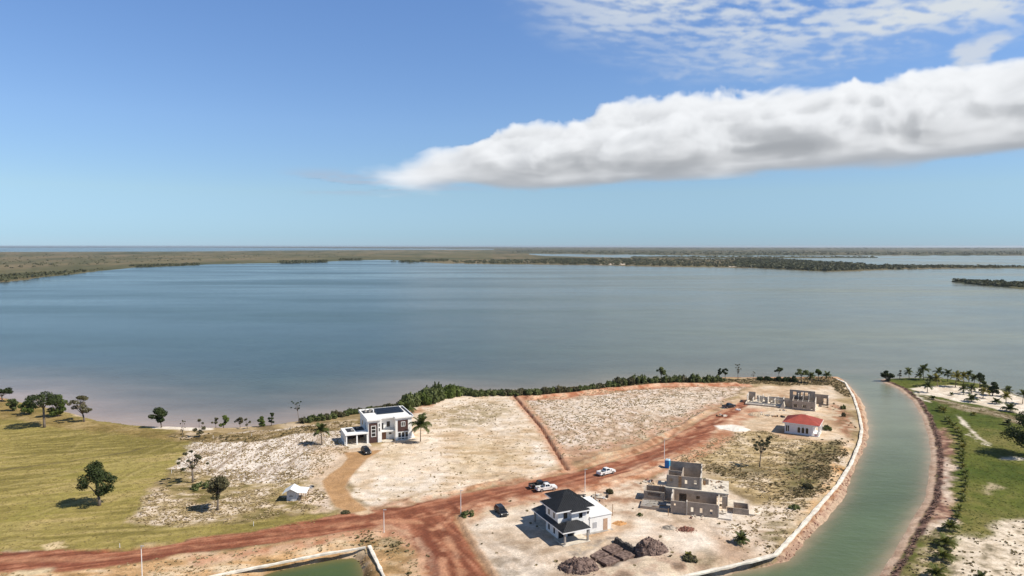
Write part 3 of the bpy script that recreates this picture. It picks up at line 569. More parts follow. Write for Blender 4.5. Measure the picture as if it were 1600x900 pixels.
# ------------------------------------------------------------------ water
def water_material(name, rough=0.12, wave=0.5, scale=1.0):
    m = bpy.data.materials.new(name); m.use_nodes = True; nt = m.node_tree; b = nt.nodes['Principled BSDF']
    at_ = nd(nt, 'ShaderNodeVertexColor', layer_name='tint'); g = nd(nt, 'ShaderNodeNewGeometry')
    mp = nd(nt, 'ShaderNodeMapping'); mp.inputs['Rotation'].default_value = (0, 0, R(20)); mp.inputs['Scale'].default_value = (0.45, 1.0, 1.0); nt.links.new(g.outputs['Position'], mp.inputs[0])
    n1 = nd(nt, 'ShaderNodeTexNoise', i_Scale=0.55*scale, i_Detail=5.0, i_Roughness=0.6); nt.links.new(mp.outputs[0], n1.inputs[0])
    big = nd(nt, 'ShaderNodeTexNoise', i_Scale=0.006, i_Detail=5.0, i_Roughness=0.55); 
    mp2 = nd(nt, 'ShaderNodeMapping'); mp2.inputs['Scale'].default_value = (0.25, 1.0, 1.0); nt.links.new(g.outputs['Position'], mp2.inputs[0]); nt.links.new(mp2.outputs[0], big.inputs[0])
    rip = nd(nt, 'ShaderNodeTexNoise', i_Scale=0.045, i_Detail=8.0, i_Roughness=0.7); nt.links.new(mp.outputs[0], rip.inputs[0])
    k = mth(nt, 'MULTIPLY', mapr(nt, big.outputs[0], 0.35, 0.65, 0.74, 1.26, 'LINEAR'), mapr(nt, rip.outputs[0], 0.3, 0.7, 0.82, 1.18, 'LINEAR'))
    cc = nd(nt, 'ShaderNodeCombineXYZ')
    for i in range(3): nt.links.new(k, cc.inputs[i])
    nt.links.new(mixc(nt, 1.0, at_.outputs[0], cc.outputs[0], 'MULTIPLY'), b.inputs['Base Color'])
    nt.links.new(mapr(nt, big.outputs[0], 0.35, 0.65, rough*0.5, rough*1.7, 'LINEAR'), b.inputs['Roughness'])
    b.inputs['IOR'].default_value = 1.2; b.inputs['Specular IOR Level'].default_value = 0.25
    bp = nd(nt, 'ShaderNodeBump', i_Strength=wave, i_Distance=0.25); nt.links.new(n1.outputs[0], bp.inputs['Height']); nt.links.new(bp.outputs[0], b.inputs['Normal'])
    return m
wxs = np.unique(np.concatenate([-np.geomspace(300, 60000, 40), np.arange(-300, 301, 3.0), np.geomspace(300, 60000, 40)]))
wys = np.unique(np.concatenate([[-4000, -1000, -200, 0, 50], np.arange(60, 420, 2.5), np.geomspace(420, 45000, 60)]))
WX, WY = np.meshgrid(wxs, wys); wX, wY = WX.ravel(), WY.ravel()
sl = np.maximum(sdpoly(wX, wY, W_MAIN), sdpoly(wX, wY, W_TIP)); off = np.maximum(-sl, 0)
dl, _ = pdist(wX, wY, np.vstack([GP(MAIN_SHORE, 0)])); dc, _ = pdist(wX, wY, GP([(1345,600),(1390,640),(1410,690),(1395,760),(1330,850),(1250,900),(1100,960)], 0))
wn = fbm(wX/30, wY/14, 5, 4)
left = sstep(-wX, -60, 150)
deep = np.array((0.046,0.076,0.074)); east_sheen = np.array((0.150,0.165,0.128)); silt = np.array((0.235,0.190,0.145))*(1-left)[:, None]+np.array((0.36,0.275,0.225))*left[:, None]; green = np.array((0.084,0.118,0.064))*(1-sstep(wY, 150, 260))[:, None]+np.array((0.150,0.168,0.122))*sstep(wY, 150, 260)[:, None]
e = sstep(wX/np.maximum(wY, 1), -0.25, 0.72)[:, None]
wc = deep*(1-e)+east_sheen*e  # the clouds' reflection is put into the lake's colour towards the right
sh = (np.exp(-np.maximum(dl-2, 0)/(22+6*left))*(0.62+0.45*left)*(0.7+0.6*wn))[:, None]
sh = np.clip(sh, 0, 1); wc = wc*(1-sh)+silt*sh
ch = sstep(34-dc, 0, 14)[:, None]; wc = wc*(1-ch)+green*ch
edge = (np.exp(-off/1.3)*0.75)[:, None]; wc = wc*(1-edge)+np.array((0.33,0.24,0.17))*edge
wq = (lambda i: np.c_[i[:-1, :-1].ravel(), i[:-1, 1:].ravel(), i[1:, 1:].ravel(), i[1:, :-1].ravel()])(np.arange(len(wX)).reshape(WX.shape))
lake_mat = water_material('lake_water', 0.16, 0.75)
tag(link('lake_water', np_mesh('lake_water', np.c_[wX, wY, np.zeros(len(wX))], wq, lake_mat, False, wc)), kind='structure')
pc = np.tile(np.array((0.075,0.105,0.045)), (len(W_POND), 1))
pm = bpy.data.meshes.new('pond_water'); P0 = sdpoly
px_, py_ = np.meshgrid(np.linspace(W_POND[:, 0].min()-1, W_POND[:, 0].max()+1.5, 60), np.linspace(W_POND[:, 1].min(), W_POND[:, 1].max()+1.5, 60))
pcol = np.tile(np.array((0.065,0.098,0.038)), (3600, 1)); pe = np.exp(-np.maximum(sdpoly(px_.ravel(), py_.ravel(), W_POND), 0)/1.2)[:, None]*0.6
pcol = pcol*(1-pe)+np.array((0.24,0.17,0.08))*pe
pq = (lambda i: np.c_[i[:-1, :-1].ravel(), i[:-1, 1:].ravel(), i[1:, 1:].ravel(), i[1:, :-1].ravel()])(np.arange(3600).reshape(60, 60))
tag(link('pond_water', np_mesh('pond_water', np.c_[px_.ravel(), py_.ravel(), np.full(3600, 0.03)], pq, water_material('pond_water', 0.1, 0.25, 1.5), False, pcol)), kind='structure')

# ------------------------------------------------------------------ far shores: low marsh and mangrove land beyond the lake
def strip(name, rows, cols, seed, z=0.35, nx=160, ny=14):
    """land between a back line and a shore line traced on the water plane; rows = (px, y_back, y_shore)"""
    rows = np.array(rows, float); t = np.linspace(0, 1, nx); pxs = rows[0, 0]+(rows[-1, 0]-rows[0, 0])*t
    yb = np.interp(pxs, rows[:, 0], rows[:, 1]); yf = np.interp(pxs, rows[:, 0], rows[:, 2]); jit = (vnoise(pxs/9, pxs*0, seed)-0.5)
    co = []; cl = []
    for j in range(ny):
        u = j/(ny-1)
        for i in range(nx):
            amp = min(1.2, 0.25*(yf[i]-yb[i]))
            g = G(pxs[i], yf[i]*(1-u)+yb[i]*u+(jit[i]*amp if j in (0,) else 0), 0.0); co.append((g.x, g.y, -0.2 if j in (0, ny-1) or i in (0, nx-1) else z))
    co = np.array(co); n = fbm(co[:, 0]/260, co[:, 1]/420, seed, 5); n2 = fbm(co[:, 0]/60, co[:, 1]/120, seed+9, 3)
    cl = mix3(con(0.7*n+0.3*n2, 3.0), *cols)
    idx = np.arange(nx*ny).reshape(ny, nx)
    q = np.c_[idx[:-1, :-1].ravel(), idx[:-1, 1:].ravel(), idx[1:, 1:].ravel(), idx[1:, :-1].ravel()]
    return tag(link(name, np_mesh(name, co, q, far_mat, True, cl)), kind='structure'), rows
far_mat = tint_material('far_land', 0.95, 0.02, (0.7, 1.3), 0.0, fine2=0.004)
MARSH = ((0.062,0.068,0.028), (0.122,0.108,0.052), (0.18,0.140,0.078)); WOOD = ((0.045,0.052,0.024), (0.075,0.075,0.036), (0.12,0.10,0.055))
far_strips = {}
for nm, rows, cols in (
    ('marsh_shore', [(-500,392,480),(-200,392,458),(0,392.3,443),(40,392.3,439),(60,392.3,435),(110,392.4,430),(160,392.4,424),(215,392.4,418.5),(300,392.2,415.5),(330,392,413.2),(430,391,412),(500,390.6,410.5),(520,390.4,408.5),(560,390.2,407),(600,390.0,406.5),(640,389.8,409),(690,389.6,412.4),(800,389.5,413.5),(830,389.5,413.5)], MARSH),
    ('far_marsh', [(765,391,413.3),(850,399.6,413.6),(905,401,414),(960,402,415.5),(1030,402.8,417),(1100,404.4,418),(1180,404.2,419.3),(1240,406.4,422),(1290,410.6,424.6),(1340,413.4,424),(1400,414.6,421),(1480,415.6,420),(1600,417,419.4),(1900,418.6,421.4)], ((0.060,0.060,0.026), (0.120,0.102,0.050), (0.18,0.138,0.078))),
    ('shore_sand', [(930,411.8,413.6),(950,410.8,413.8),(978,411.0,414.2),(990,412.6,414.6)], ((0.4,0.32,0.24),(0.55,0.45,0.36),(0.6,0.5,0.4))),
    ('shore_sand', [(1138,415.6,417.4),(1155,415.0,417.6),(1178,415.6,418.0)], ((0.45,0.36,0.28),(0.6,0.5,0.4),(0.6,0.5,0.4))),
    ('distant_land', [(770,386.2,395.8),(800,386.2,396.2),(900,386.2,397.5),(1000,386.4,398.4),(1110,386.6,399.8),(1310,386.8,399.6),(1600,387.0,399.4),(2000,387.0,399.0)], WOOD),
    ('horizon_land', [(-600,385.9,386.8),(0,385.8,386.7),(300,385.8,386.5),(620,385.8,388.4),(800,386.0,389.0)], WOOD),
    ('sand_spit', [(985,400.8,403.2),(1100,401.2,403.8),(1300,401.2,403.2),(1372,401.8,403.0)], WOOD),
    ('lake_island', [(1487,439.3,440.6),(1500,440.0,442.0),(1540,441.6,446.4),(1600,443.6,451.8),(1720,448,462)], WOOD)):
    far_strips[nm] = strip(nm, rows, cols, len(nm), 0.30+0.22*len(far_strips))
# ------------------------------------------------------------------ shared surfaces
M_WHITE = material('white_render', (0.80, 0.79, 0.76), 0.75, 0.06, 1.2, 0.08)
M_WHITE2 = material('white_painted_trim', (0.82, 0.81, 0.79), 0.6, 0.04, 1.5, 0.04)
M_BROWN = material('dark_brown_cladding', (0.075, 0.036, 0.030), 0.6, 0.25, 2.0, 0.1)
M_GLASS = material('dark_glass', (0.012, 0.015, 0.018), 0.08, 0.2, 0.8, 0.0, spec=0.6)
M_DOOR = material('brown_door', (0.20, 0.09, 0.05), 0.55, 0.2, 3.0, 0.08)
M_ROOFDARK = material('roof_membrane', (0.035, 0.037, 0.045), 0.8, 0.4, 0.8, 0.1)
M_SOLAR = material('solar_cell', (0.008, 0.009, 0.014), 0.45, 0.25, 1.0, 0.0, spec=0.5)
M_CONC = material('pale_concrete', (0.62, 0.55, 0.45), 0.9, 0.2, 1.0, 0.25)
M_CONCG = material('grey_concrete', (0.33, 0.30, 0.27), 0.9, 0.22, 0.9, 0.25)
M_BLACKROOF = material('black_metal_roof', (0.018, 0.019, 0.021), 0.42, 0.25, 0.6, 0.03, spec=0.5)
M_RED = material('red_metal_roof', (0.40, 0.085, 0.058), 0.55, 0.15, 0.5, 0.04)
M_SHADEWHITE = material('shade_tinted_white_render', (0.74, 0.71, 0.73), 0.8, 0.06, 1.0, 0.06)  # white render, with the lilac cast of its shaded front put into the colour
M_WOOD = material('raw_timber', (0.36, 0.22, 0.12), 0.85, 0.3, 3.0, 0.2)
M_TAN = material('tan_panel', (0.46, 0.30, 0.20), 0.8, 0.15, 2.0, 0.1)
M_STEEL = material('galvanised_steel', (0.55, 0.55, 0.55), 0.45, 0.1, 3.0, 0.0, metal=0.3)
M_BLACK = material('black_trim', (0.015, 0.015, 0.016), 0.5, 0.2, 2.0, 0.0)
M_SHADEGREY = material('grey_louvre', (0.42, 0.42, 0.43), 0.7, 0.1, 3.0, 0.05)
M_SHED = material('pale_shed_board', (0.62, 0.61, 0.62), 0.7, 0.12, 2.0, 0.06)
M_ZINC = material('white_zinc_roof', (0.80, 0.80, 0.79), 0.5, 0.06, 0.8, 0.03)
def block_material(name, a, b, mortar):
    m = bpy.data.materials.new(name); m.use_nodes = True; nt = m.node_tree; bs = nt.nodes['Principled BSDF']
    tc = nd(nt, 'ShaderNodeTexCoord'); g = nd(nt, 'ShaderNodeSeparateXYZ'); nt.links.new(tc.outputs['Object'], g.inputs[0])
    v = nd(nt, 'ShaderNodeCombineXYZ'); nt.links.new(mth(nt, 'ADD', g.outputs[0], g.outputs[1]), v.inputs[0]); nt.links.new(g.outputs[2], v.inputs[1])
    br = nd(nt, 'ShaderNodeTexBrick', i_Scale=1.0); br.inputs['Brick Width'].default_value = 0.4; br.inputs['Row Height'].default_value = 0.2
    br.inputs['Mortar Size'].default_value = 0.014; br.inputs['Color1'].default_value = a+(1,); br.inputs['Color2'].default_value = b+(1,); br.inputs['Mortar'].default_value = mortar+(1,)
    nt.links.new(v.outputs[0], br.inputs[0])
    n = nd(nt, 'ShaderNodeTexNoise', i_Scale=0.8, i_Detail=6.0, i_Roughness=0.65); nt.links.new(tc.outputs['Object'], n.inputs[0])
    k = mapr(nt, n.outputs[0], 0.3, 0.7, 0.72, 1.2, 'LINEAR'); c = nd(nt, 'ShaderNodeCombineXYZ')
    for i in range(3): nt.links.new(k, c.inputs[i])
    nt.links.new(mixc(nt, 1.0, br.outputs[0], c.outputs[0], 'MULTIPLY'), bs.inputs['Base Color']); bs.inputs['Roughness'].default_value = 0.92
    bs.inputs['Specular IOR Level'].default_value = 0.2
    bp = nd(nt, 'ShaderNodeBump', i_Strength=0.4, i_Distance=0.02); bp.invert = True; nt.links.new(br.outputs[1], bp.inputs['Height']); nt.links.new(bp.outputs[0], bs.inputs['Normal'])
    return m
M_BLOCK = block_material('grey_block', (0.40, 0.33, 0.27), (0.34, 0.28, 0.23), (0.48, 0.42, 0.35))
M_BLOCKP = block_material('pale_lit_block', (0.66, 0.59, 0.50), (0.57, 0.51, 0.43), (0.62, 0.56, 0.50))  # paler block; on the shells it paints sunlight into right-facing walls and piers

def rect_window(par, x, y, z, w, h, axis='y', sgn=-1, frame=0.07, mat_f=None, panes=1, vertical=True, depth=0.06):
    """a framed window standing on a wall face: outward normal is sgn*axis; panes are parts of the window"""
    f = MB(); mf = mat_f or M_WHITE2
    def b(u0, u1, z0, z1, d0, d1):
        if axis == 'y': q = sorted((y+sgn*d0, y+sgn*d1)); return (x+u0, x+u1, q[0], q[1], z+z0, z+z1)
        q = sorted((x+sgn*d0, x+sgn*d1)); return (q[0], q[1], y+u0, y+u1, z+z0, z+z1)
    fr = frame
    f.box(*b(0, fr, 0, h, 0, depth)); f.box(*b(w-fr, w, 0, h, 0, depth)); f.box(*b(fr, w-fr, 0, fr, 0, depth)); f.box(*b(fr, w-fr, h-fr, h, 0, depth))
    cells = []
    n = panes; iw, ih = w-2*fr, h-2*fr
    for k in range(n):
        if vertical: cells.append((fr, w-fr, fr+ih*k/n, fr+ih*(k+1)/n))
        else: cells.append((fr+iw*k/n, fr+iw*(k+1)/n, fr, h-fr))
    for k in range(1, n):
        if vertical: f.box(*b(fr, w-fr, fr+ih*k/n-fr/2, fr+ih*k/n+fr/2, 0, depth-0.006))
        else: f.box(*b(fr+iw*k/n-fr/2, fr+iw*k/n+fr/2, fr, h-fr, 0, depth-0.006))
    win = f.build('window', mf, par)
    for c in cells:
        g = MB(); g.box(*b(c[0]+0.002, c[1]-0.002, c[2]+0.002, c[3]-0.002, 0.004, depth*0.4)); g.build('pane', M_GLASS, win)
    return win
def hip_roof(mb, x0, x1, y0, y1, z, rise, thick=0.16, ridge=None):
    """closed hip roof over a rectangle, with a fascia of the given thickness"""
    w, d = x1-x0, y1-y0
    if w >= d: r0, r1 = (x0+d/2, (y0+y1)/2), (x1-d/2, (y0+y1)/2)
    else: r0, r1 = ((x0+x1)/2, y0+w/2), ((x0+x1)/2, y1-w/2)
    v = [(x0,y0,z),(x1,y0,z),(x1,y1,z),(x0,y1,z),(r0[0],r0[1],z+rise),(r1[0],r1[1],z+rise),(x0,y0,z-thick),(x1,y0,z-thick),(x1,y1,z-thick),(x0,y1,z-thick)]
    fs = [(0,1,5,4),(1,2,5),(2,3,4,5),(3,0,4)] if w >= d else [(0,1,4),(1,2,5,4),(2,3,5),(3,0,4,5)]
    mb.add(v, fs+[(6,9,8,7),(0,6,7,1),(1,7,8,2),(2,8,9,3),(3,9,6,0)])
    return r0, r1
def seams(mb, x0, x1, y0, y1, z, rise, step=0.5, h=0.06, t=0.05):
    """standing seams that run up each slope of a hip roof"""
    w, d = x1-x0, y1-y0; half = min(w, d)/2; sl = rise/half
    def rib(a, b):
        a = Vector(a); b = Vector(b); dd = (b-a); L = dd.length
        if L < 0.3: return
        dd.normalize(); side = Vector((-dd.y, dd.x, 0)).normalized()*t/2; up = Vector((0, 0, h))
        mb.add([a-side, a+side, a+side+up, a-side+up, b-side, b+side, b+side+up, b-side+up], [(0,1,2,3),(7,6,5,4),(3,2,6,7),(0,3,7,4),(1,5,6,2)])
    n = int(w/step)
    for i in range(1, n):
        u = x0+w*i/n; run = min(half, u-x0, x1-u)
        rib((u, y0, z), (u, y0+run, z+run*sl)); rib((u, y1, z), (u, y1-run, z+run*sl))
    n = int(d/step)
    for i in range(1, n):
        u = y0+d*i/n; run = min(half, u-y0, y1-u)
        rib((x0, u, z), (x0+run, u, z+run*sl)); rib((x1, u, z), (x1-run, u, z+run*sl))

# ------------------------------------------------------------------ modern two-storey house with carport
def modern_house():
    o = G(574, 693); h = thing('modern_house', 'white two-storey flat-roofed house with brown panels, solar roof and carport', 'house', (o.x+0.3, o.y, gz(o.x, o.y)-0.1), R(23.5))
    W, D, H = 13.6, 12.5, 7.0
    w = MB()
    w.box(0, 2.9, 0, D, -0.5, H); w.box(2.9, 4.1, -0.25, D, -0.5, H)
    w.box(4.1, 8.4, 2.2, D, -0.5, H); w.box(8.4, W, -0.12, D, -0.5, H)
    w.box(4.1, 8.4, 0.35, 2.2, 2.95, 3.25)
    w.build('wall', M_WHITE, h)
    for q in ((0.25, 2.75, -0.09, 0, 0.0, 6.25), (9.15, 12.35, -0.2, -0.12, 2.75, 6.3)): MB().box(*q).build('cladding_panel', M_BROWN, h)
    win = rect_window(h, 0.85, -0.09, 2.0, 1.5, 3.4, panes=3, frame=0.14, depth=0.1)
    rect_window(h, 10.15, -0.2, 4.3, 1.3, 1.5, panes=2, vertical=False, frame=0.13, depth=0.1)
    for k in range(3): rect_window(h, 9.2+k*1.12, -0.12, 0.85, 0.95, 1.65, frame=0.06, depth=0.05)
    for k in range(3): MB().box(9.2+k*1.12, 10.1+k*1.12, -0.15, -0.12, 0.28, 0.62).build('vent_light', M_GLASS, h)
    MB().box(4.55, 5.15, 2.13, 2.2, 3.3, 5.3).build('balcony_door', M_GLASS, h); rect_window(h, 6.2, 2.2, 4.0, 1.0, 1.7, frame=0.05, panes=2, mat_f=M_BLACK)
    r = MB(); r.box(4.12, 8.38, 0.37, 0.41, 4.15, 4.22)
    for k in range(15): r.box(4.2+k*0.29, 4.23+k*0.29, 0.375, 0.405, 3.26, 4.15)
    r.build('balcony_rail', M_BLACK, h)
    MB().box(4.3, 5.95, 2.1, 2.2, 0.0, 2.5).build('entry_door', M_DOOR, h)
    rect_window(h, 6.9, 2.2, 1.6, 0.75, 0.55, frame=0.05, mat_f=M_BLACK)
    for z0 in (3.6, 5.0): MB().box(3.2, 3.5, -0.29, -0.25, z0, z0+0.95).build('slot_window', M_GLASS, h)
    for z0 in (0.6, 3.6): MB().box(-0.04, 0, 3.6, 4.0, z0, z0+2.0).build('side_window', M_GLASS, h)
    MB().box(-0.04, 0, 8.2, 9.4, 3.9, 5.2).build('side_window', M_GLASS, h)
    # roof slab with a notch over the recess and a raised rim
    rf = MB()
    poly = [(-0.45,-0.55),(3.9,-0.7),(3.9,0.9),(8.2,0.9),(8.2,-0.6),(14.0,-0.6),(14.0,12.9),(-0.45,12.9)]
    rf.prism(poly, H, H+0.42)
    roof = rf.build('roof', M_WHITE2, h)
    p = MB(); p.box(-0.45, -0.2, -0.55, 12.9, H+0.42, H+0.72); p.box(13.75, 14.0, -0.6, 12.9, H+0.42, H+0.72); p.box(-0.2, 13.75, 12.65, 12.9, H+0.42, H+0.72)
    p.build('roof_rim', M_WHITE2, roof)
    for q in ((13.2, 13.74, 0.8, 12.6, H+0.424, H+0.47), (0.2, 3.9, 8.2, 12.3, H+0.424, H+0.45)): MB().box(*q).build('roof_membrane', M_ROOFDARK, roof)
    first = None
    for i in range(8):
        for j in range(4):
            x, y = 3.9+i*1.08, 5.0+j*1.78
            if first is None:
                m = MB().box(0, 1.05, 0, 1.74, 0, 0.05).mesh('solar_panel', M_SOLAR)
            s = link('solar_panel', m, roof, (x, y, H+0.62+0.05*j)); first = s
    fr = MB()
    for j in range(4): fr.box(3.9, 12.5, 5.6+j*1.78, 5.7+j*1.78, H+0.424, H+0.60+0.05*j)
    fr.build('solar_rack', M_STEEL, roof)
    for x, y, s in ((0.9, 9.4, 0.7), (2.0, 8.6, 0.6), (2.6, 10.6, 0.8), (1.2, 11.2, 0.5)): MB().box(x, x+s, y, y+s*0.8, H+0.452, H+0.55+s*0.6).build('roof_unit', M_CONCG, roof)
    MB().box(3.3, 3.6, 8.4, 8.7, H+0.452, H+1.5).build('flue', M_WHITE2, roof)
    # carport on the left
    c = MB(); c.box(-7.0, -0.02, -0.3, 7.8, 3.2, 3.62); cr = c.build('carport_roof', M_WHITE2, h)
    for q in ((-5.9, -3.6, 2.2, 6.6, 3.624, 3.64), (-3.3, -0.5, 3.0, 7.2, 3.624, 3.66)): MB().box(*q).build('roof_membrane', M_ROOFDARK, cr)
    for x, y in ((-2.6, 5.2), (-4.6, 3.4)): MB().box(x, x+0.8, y, y+0.6, 3.66, 4.1).build('roof_unit', M_CONCG, cr)
    for x in (-6.75, -3.6, -0.45): MB().box(x, x+0.38, -0.05, 0.33, -0.4, 3.2).build('column', M_WHITE2, h)
    MB().box(-6.98, -6.76, 0.9, 7.7, -0.4, 3.2).build('carport_wall', M_WHITE, h)
    MB().box(-6.75, -0.02, 7.5, 7.7, -0.4, 3.2).build('carport_wall', M_BROWN, h)
    MB().box(-7.1, 0.4, -3.3, 7.4, -0.3, 0.16).build('forecourt', M_CONC, h)
    s = MB(); s.prism([(4.3,-0.6),(7.0,-1.4),(7.6,0.1),(7.6,2.1),(4.3,2.1)], -0.3, 0.2); s.build('entry_step', M_CONC, h)
    a = MB(); a.add([(13.6,1.0,2.9),(13.6,4.0,2.9),(14.9,4.0,0.2),(14.9,1.0,0.2),(13.6,1.0,0.0),(13.6,4.0,0.0),(14.9,4.0,0.0),(14.9,1.0,0.0)], [(0,3,2,1),(0,4,7,3),(1,2,6,5),(3,7,6,2),(0,1,5,4)])
    a.build('side_stair', M_WHITE, h)
    return h
modern_house()

# ------------------------------------------------------------------ black-roofed two-storey house
def black_roof_house():
    o = G(872, 844); rz = R(25.0); h = thing('black_roof_house', 'white two-storey house with black hipped metal roof and corner porch', 'house', (9.4, 136.9, gz(9.4, 136.9)-0.1), rz)
    E = 5.75
    w = MB(); w.box(0, 7.6, 0, 5.2, -0.4, E); w.box(3.0, 7.6, 5.2, 9.2, -0.4, E); w.box(2.75, 6.4, -0.9, 0, 3.3, E-0.0); w.build('wall', M_WHITE, h)
    an = MB(); an.box(7.6, 12.9, -0.15, 8.6, -0.6, 3.35); an.build('annex_wall', M_WHITE, h)
    ar = MB(); ar.add([(7.6,-0.3,3.37),(13.05,-0.3,3.37),(13.05,8.8,3.9),(7.6,8.8,3.9),(7.6,-0.3,3.55),(13.05,-0.3,3.55),(13.05,8.8,4.08),(7.6,8.8,4.08)], [(0,3,2,1),(4,5,6,7),(0,1,5,4),(1,2,6,5),(2,3,7,6),(3,0,4,7)])
    ar.build('annex_roof', M_ZINC, h)
    # upper roof
    def roof(name, x0, x1, y0, y1, z, rise):
        m = MB(); hip_roof(m, x0, x1, y0, y1, z, rise, 0.10); r = m.build(name, M_BLACKROOF, h)
        s = MB(); seams(s, x0, x1, y0, y1, z, rise, 0.42); s.build('standing_seam', M_BLACKROOF, r)
        f = MB(); f.box(x0-0.03, x1+0.03, y0-0.03, y0+0.02, z-0.30, z-0.04); f.box(x0-0.03, x1+0.03, y1-0.02, y1+0.03, z-0.30, z-0.04)
        f.box(x0-0.03, x0+0.02, y0+0.02, y1-0.02, z-0.30, z-0.04); f.box(x1-0.02, x1+0.03, y0+0.02, y1-0.02, z-0.30, z-0.04)
        f.build('fascia', M_WHITE2, r)
        so_ = MB(); so_.box(x0+0.02, x1-0.02, y0+0.02, y1-0.02, z-0.20, z-0.14); so_.build('soffit', M_WHITE2, r)
        return r
    roof('upper_roof', -0.8, 8.4, -0.8, 6.5, E+0.30, 1.65)
    roof('upper_roof', 2.2, 8.38, 3.4, 10.0, E+0.29, 1.35)
    roof('upper_roof', 2.35, 6.85, -1.55, 2.6, E+0.04, 0.92)
    # skirt roof along the left side and over the porch
    z0, z1 = 3.0, 3.75
    def skirt(pts, name='skirt_roof'):
        m = MB()
        m.add([(p[0], p[1], p[2]) for p in pts]+[(p[0], p[1], p[2]-0.14) for p in pts], [tuple(range(len(pts))), tuple(range(2*len(pts)-1, len(pts)-1, -1))]+[(i, len(pts)+i, len(pts)+(i+1) % len(pts), (i+1) % len(pts)) for i in range(len(pts))])
        return m.build(name, M_BLACKROOF, h)
    porch = MB(); hip_roof(porch, -0.95, 5.6, -3.9, 0.55, z0, 1.25, 0.12); pr = porch.build('porch_roof', M_BLACKROOF, h)
    s = MB(); seams(s, -0.95, 5.6, -3.9, 0.0, z0, 1.10, 0.42); s.build('standing_seam', M_BLACKROOF, pr)
    MB().box(-0.98, 5.63, -3.94, -3.88, z0-0.24, z0-0.03).box(5.58, 5.64, -3.88, -0.3, z0-0.24, z0-0.03).box(-0.99, -0.93, -3.88, 10.2, z0-0.24, z0-0.03).build('fascia', M_WHITE2, pr)
    skirt([(-0.95,-0.2,z0),(0.0,-0.2,z0+0.55),(0.0,5.2,z0+0.55),(-0.95,5.2,z0)])
    skirt([(-0.95,5.2,z0-0.003),(3.0,5.2,z0+0.75),(3.0,10.2,z0+0.75),(-0.95,10.2,z0-0.003)])
    for x, y in ((-0.35, -3.45), (5.0, -3.45)): MB().box(x, x+0.36, y, y+0.36, -0.5, z0-0.12).build('column', M_CONCG, h)
    MB().box(-0.5, -0.14, 9.5, 9.86, -0.5, z0-0.1).build('column', M_CONCG, h)
    MB().box(-0.7, 5.6, -3.7, 0, -1.2, 0.22).box(-0.7, 2.98, 5.2, 9.9, -0.8, 0.25).build('porch_floor', M_CONC, h)
    pl = MB(); pl.box(5.62, 13.0, -0.9, -0.16, -1.0, 0.10); pl.box(-0.75, 5.6, -3.75, -3.7, -1.2, 0.1); pl.build('plinth', M_CONCG, h)
    # openings
    for y, z in ((1.3, 3.95), (3.5, 3.95)): rect_window(h, 0, y, z, 0.55, 1.35, 'x', -1, 0.04, M_BLACK)
    for y, z in ((1.2, 0.75), (3.5, 0.75)): rect_window(h, 0, y, z, 0.55, 1.75, 'x', -1, 0.04, M_BLACK)
    rect_window(h, 1.35, 0, 4.1, 0.85, 1.35, frame=0.04, mat_f=M_BLACK)
    rect_window(h, 4.5, -0.9, 4.1, 0.8, 1.3, frame=0.04, mat_f=M_BLACK); rect_window(h, 6.65, 0, 4.25, 0.75, 1.35, frame=0.04, mat_f=M_BLACK)
    MB().box(5.4, 6.1, -0.95, -0.9, 4.75, 5.4).build('louvre', M_SHADEGREY, h)
    for x0, x1 in ((0.15, 1.9), (2.3, 3.8)): MB().box(x0, x1, -0.06, 0, 0.24, 2.5).build('porch_door', M_GLASS, h)
    MB().box(6.3, 6.75, -0.05, 0, 1.2, 1.7).build('vent', M_SHADEGREY, h)
    MB().box(8.3, 9.3, -0.2, -0.15, 0.95, 2.15).build('louvre', M_SHADEGREY, h)
    MB().box(10.9, 11.95, -0.2, -0.15, 0.12, 2.55).build('door', M_TAN, h)
    return h
black_roof_house()

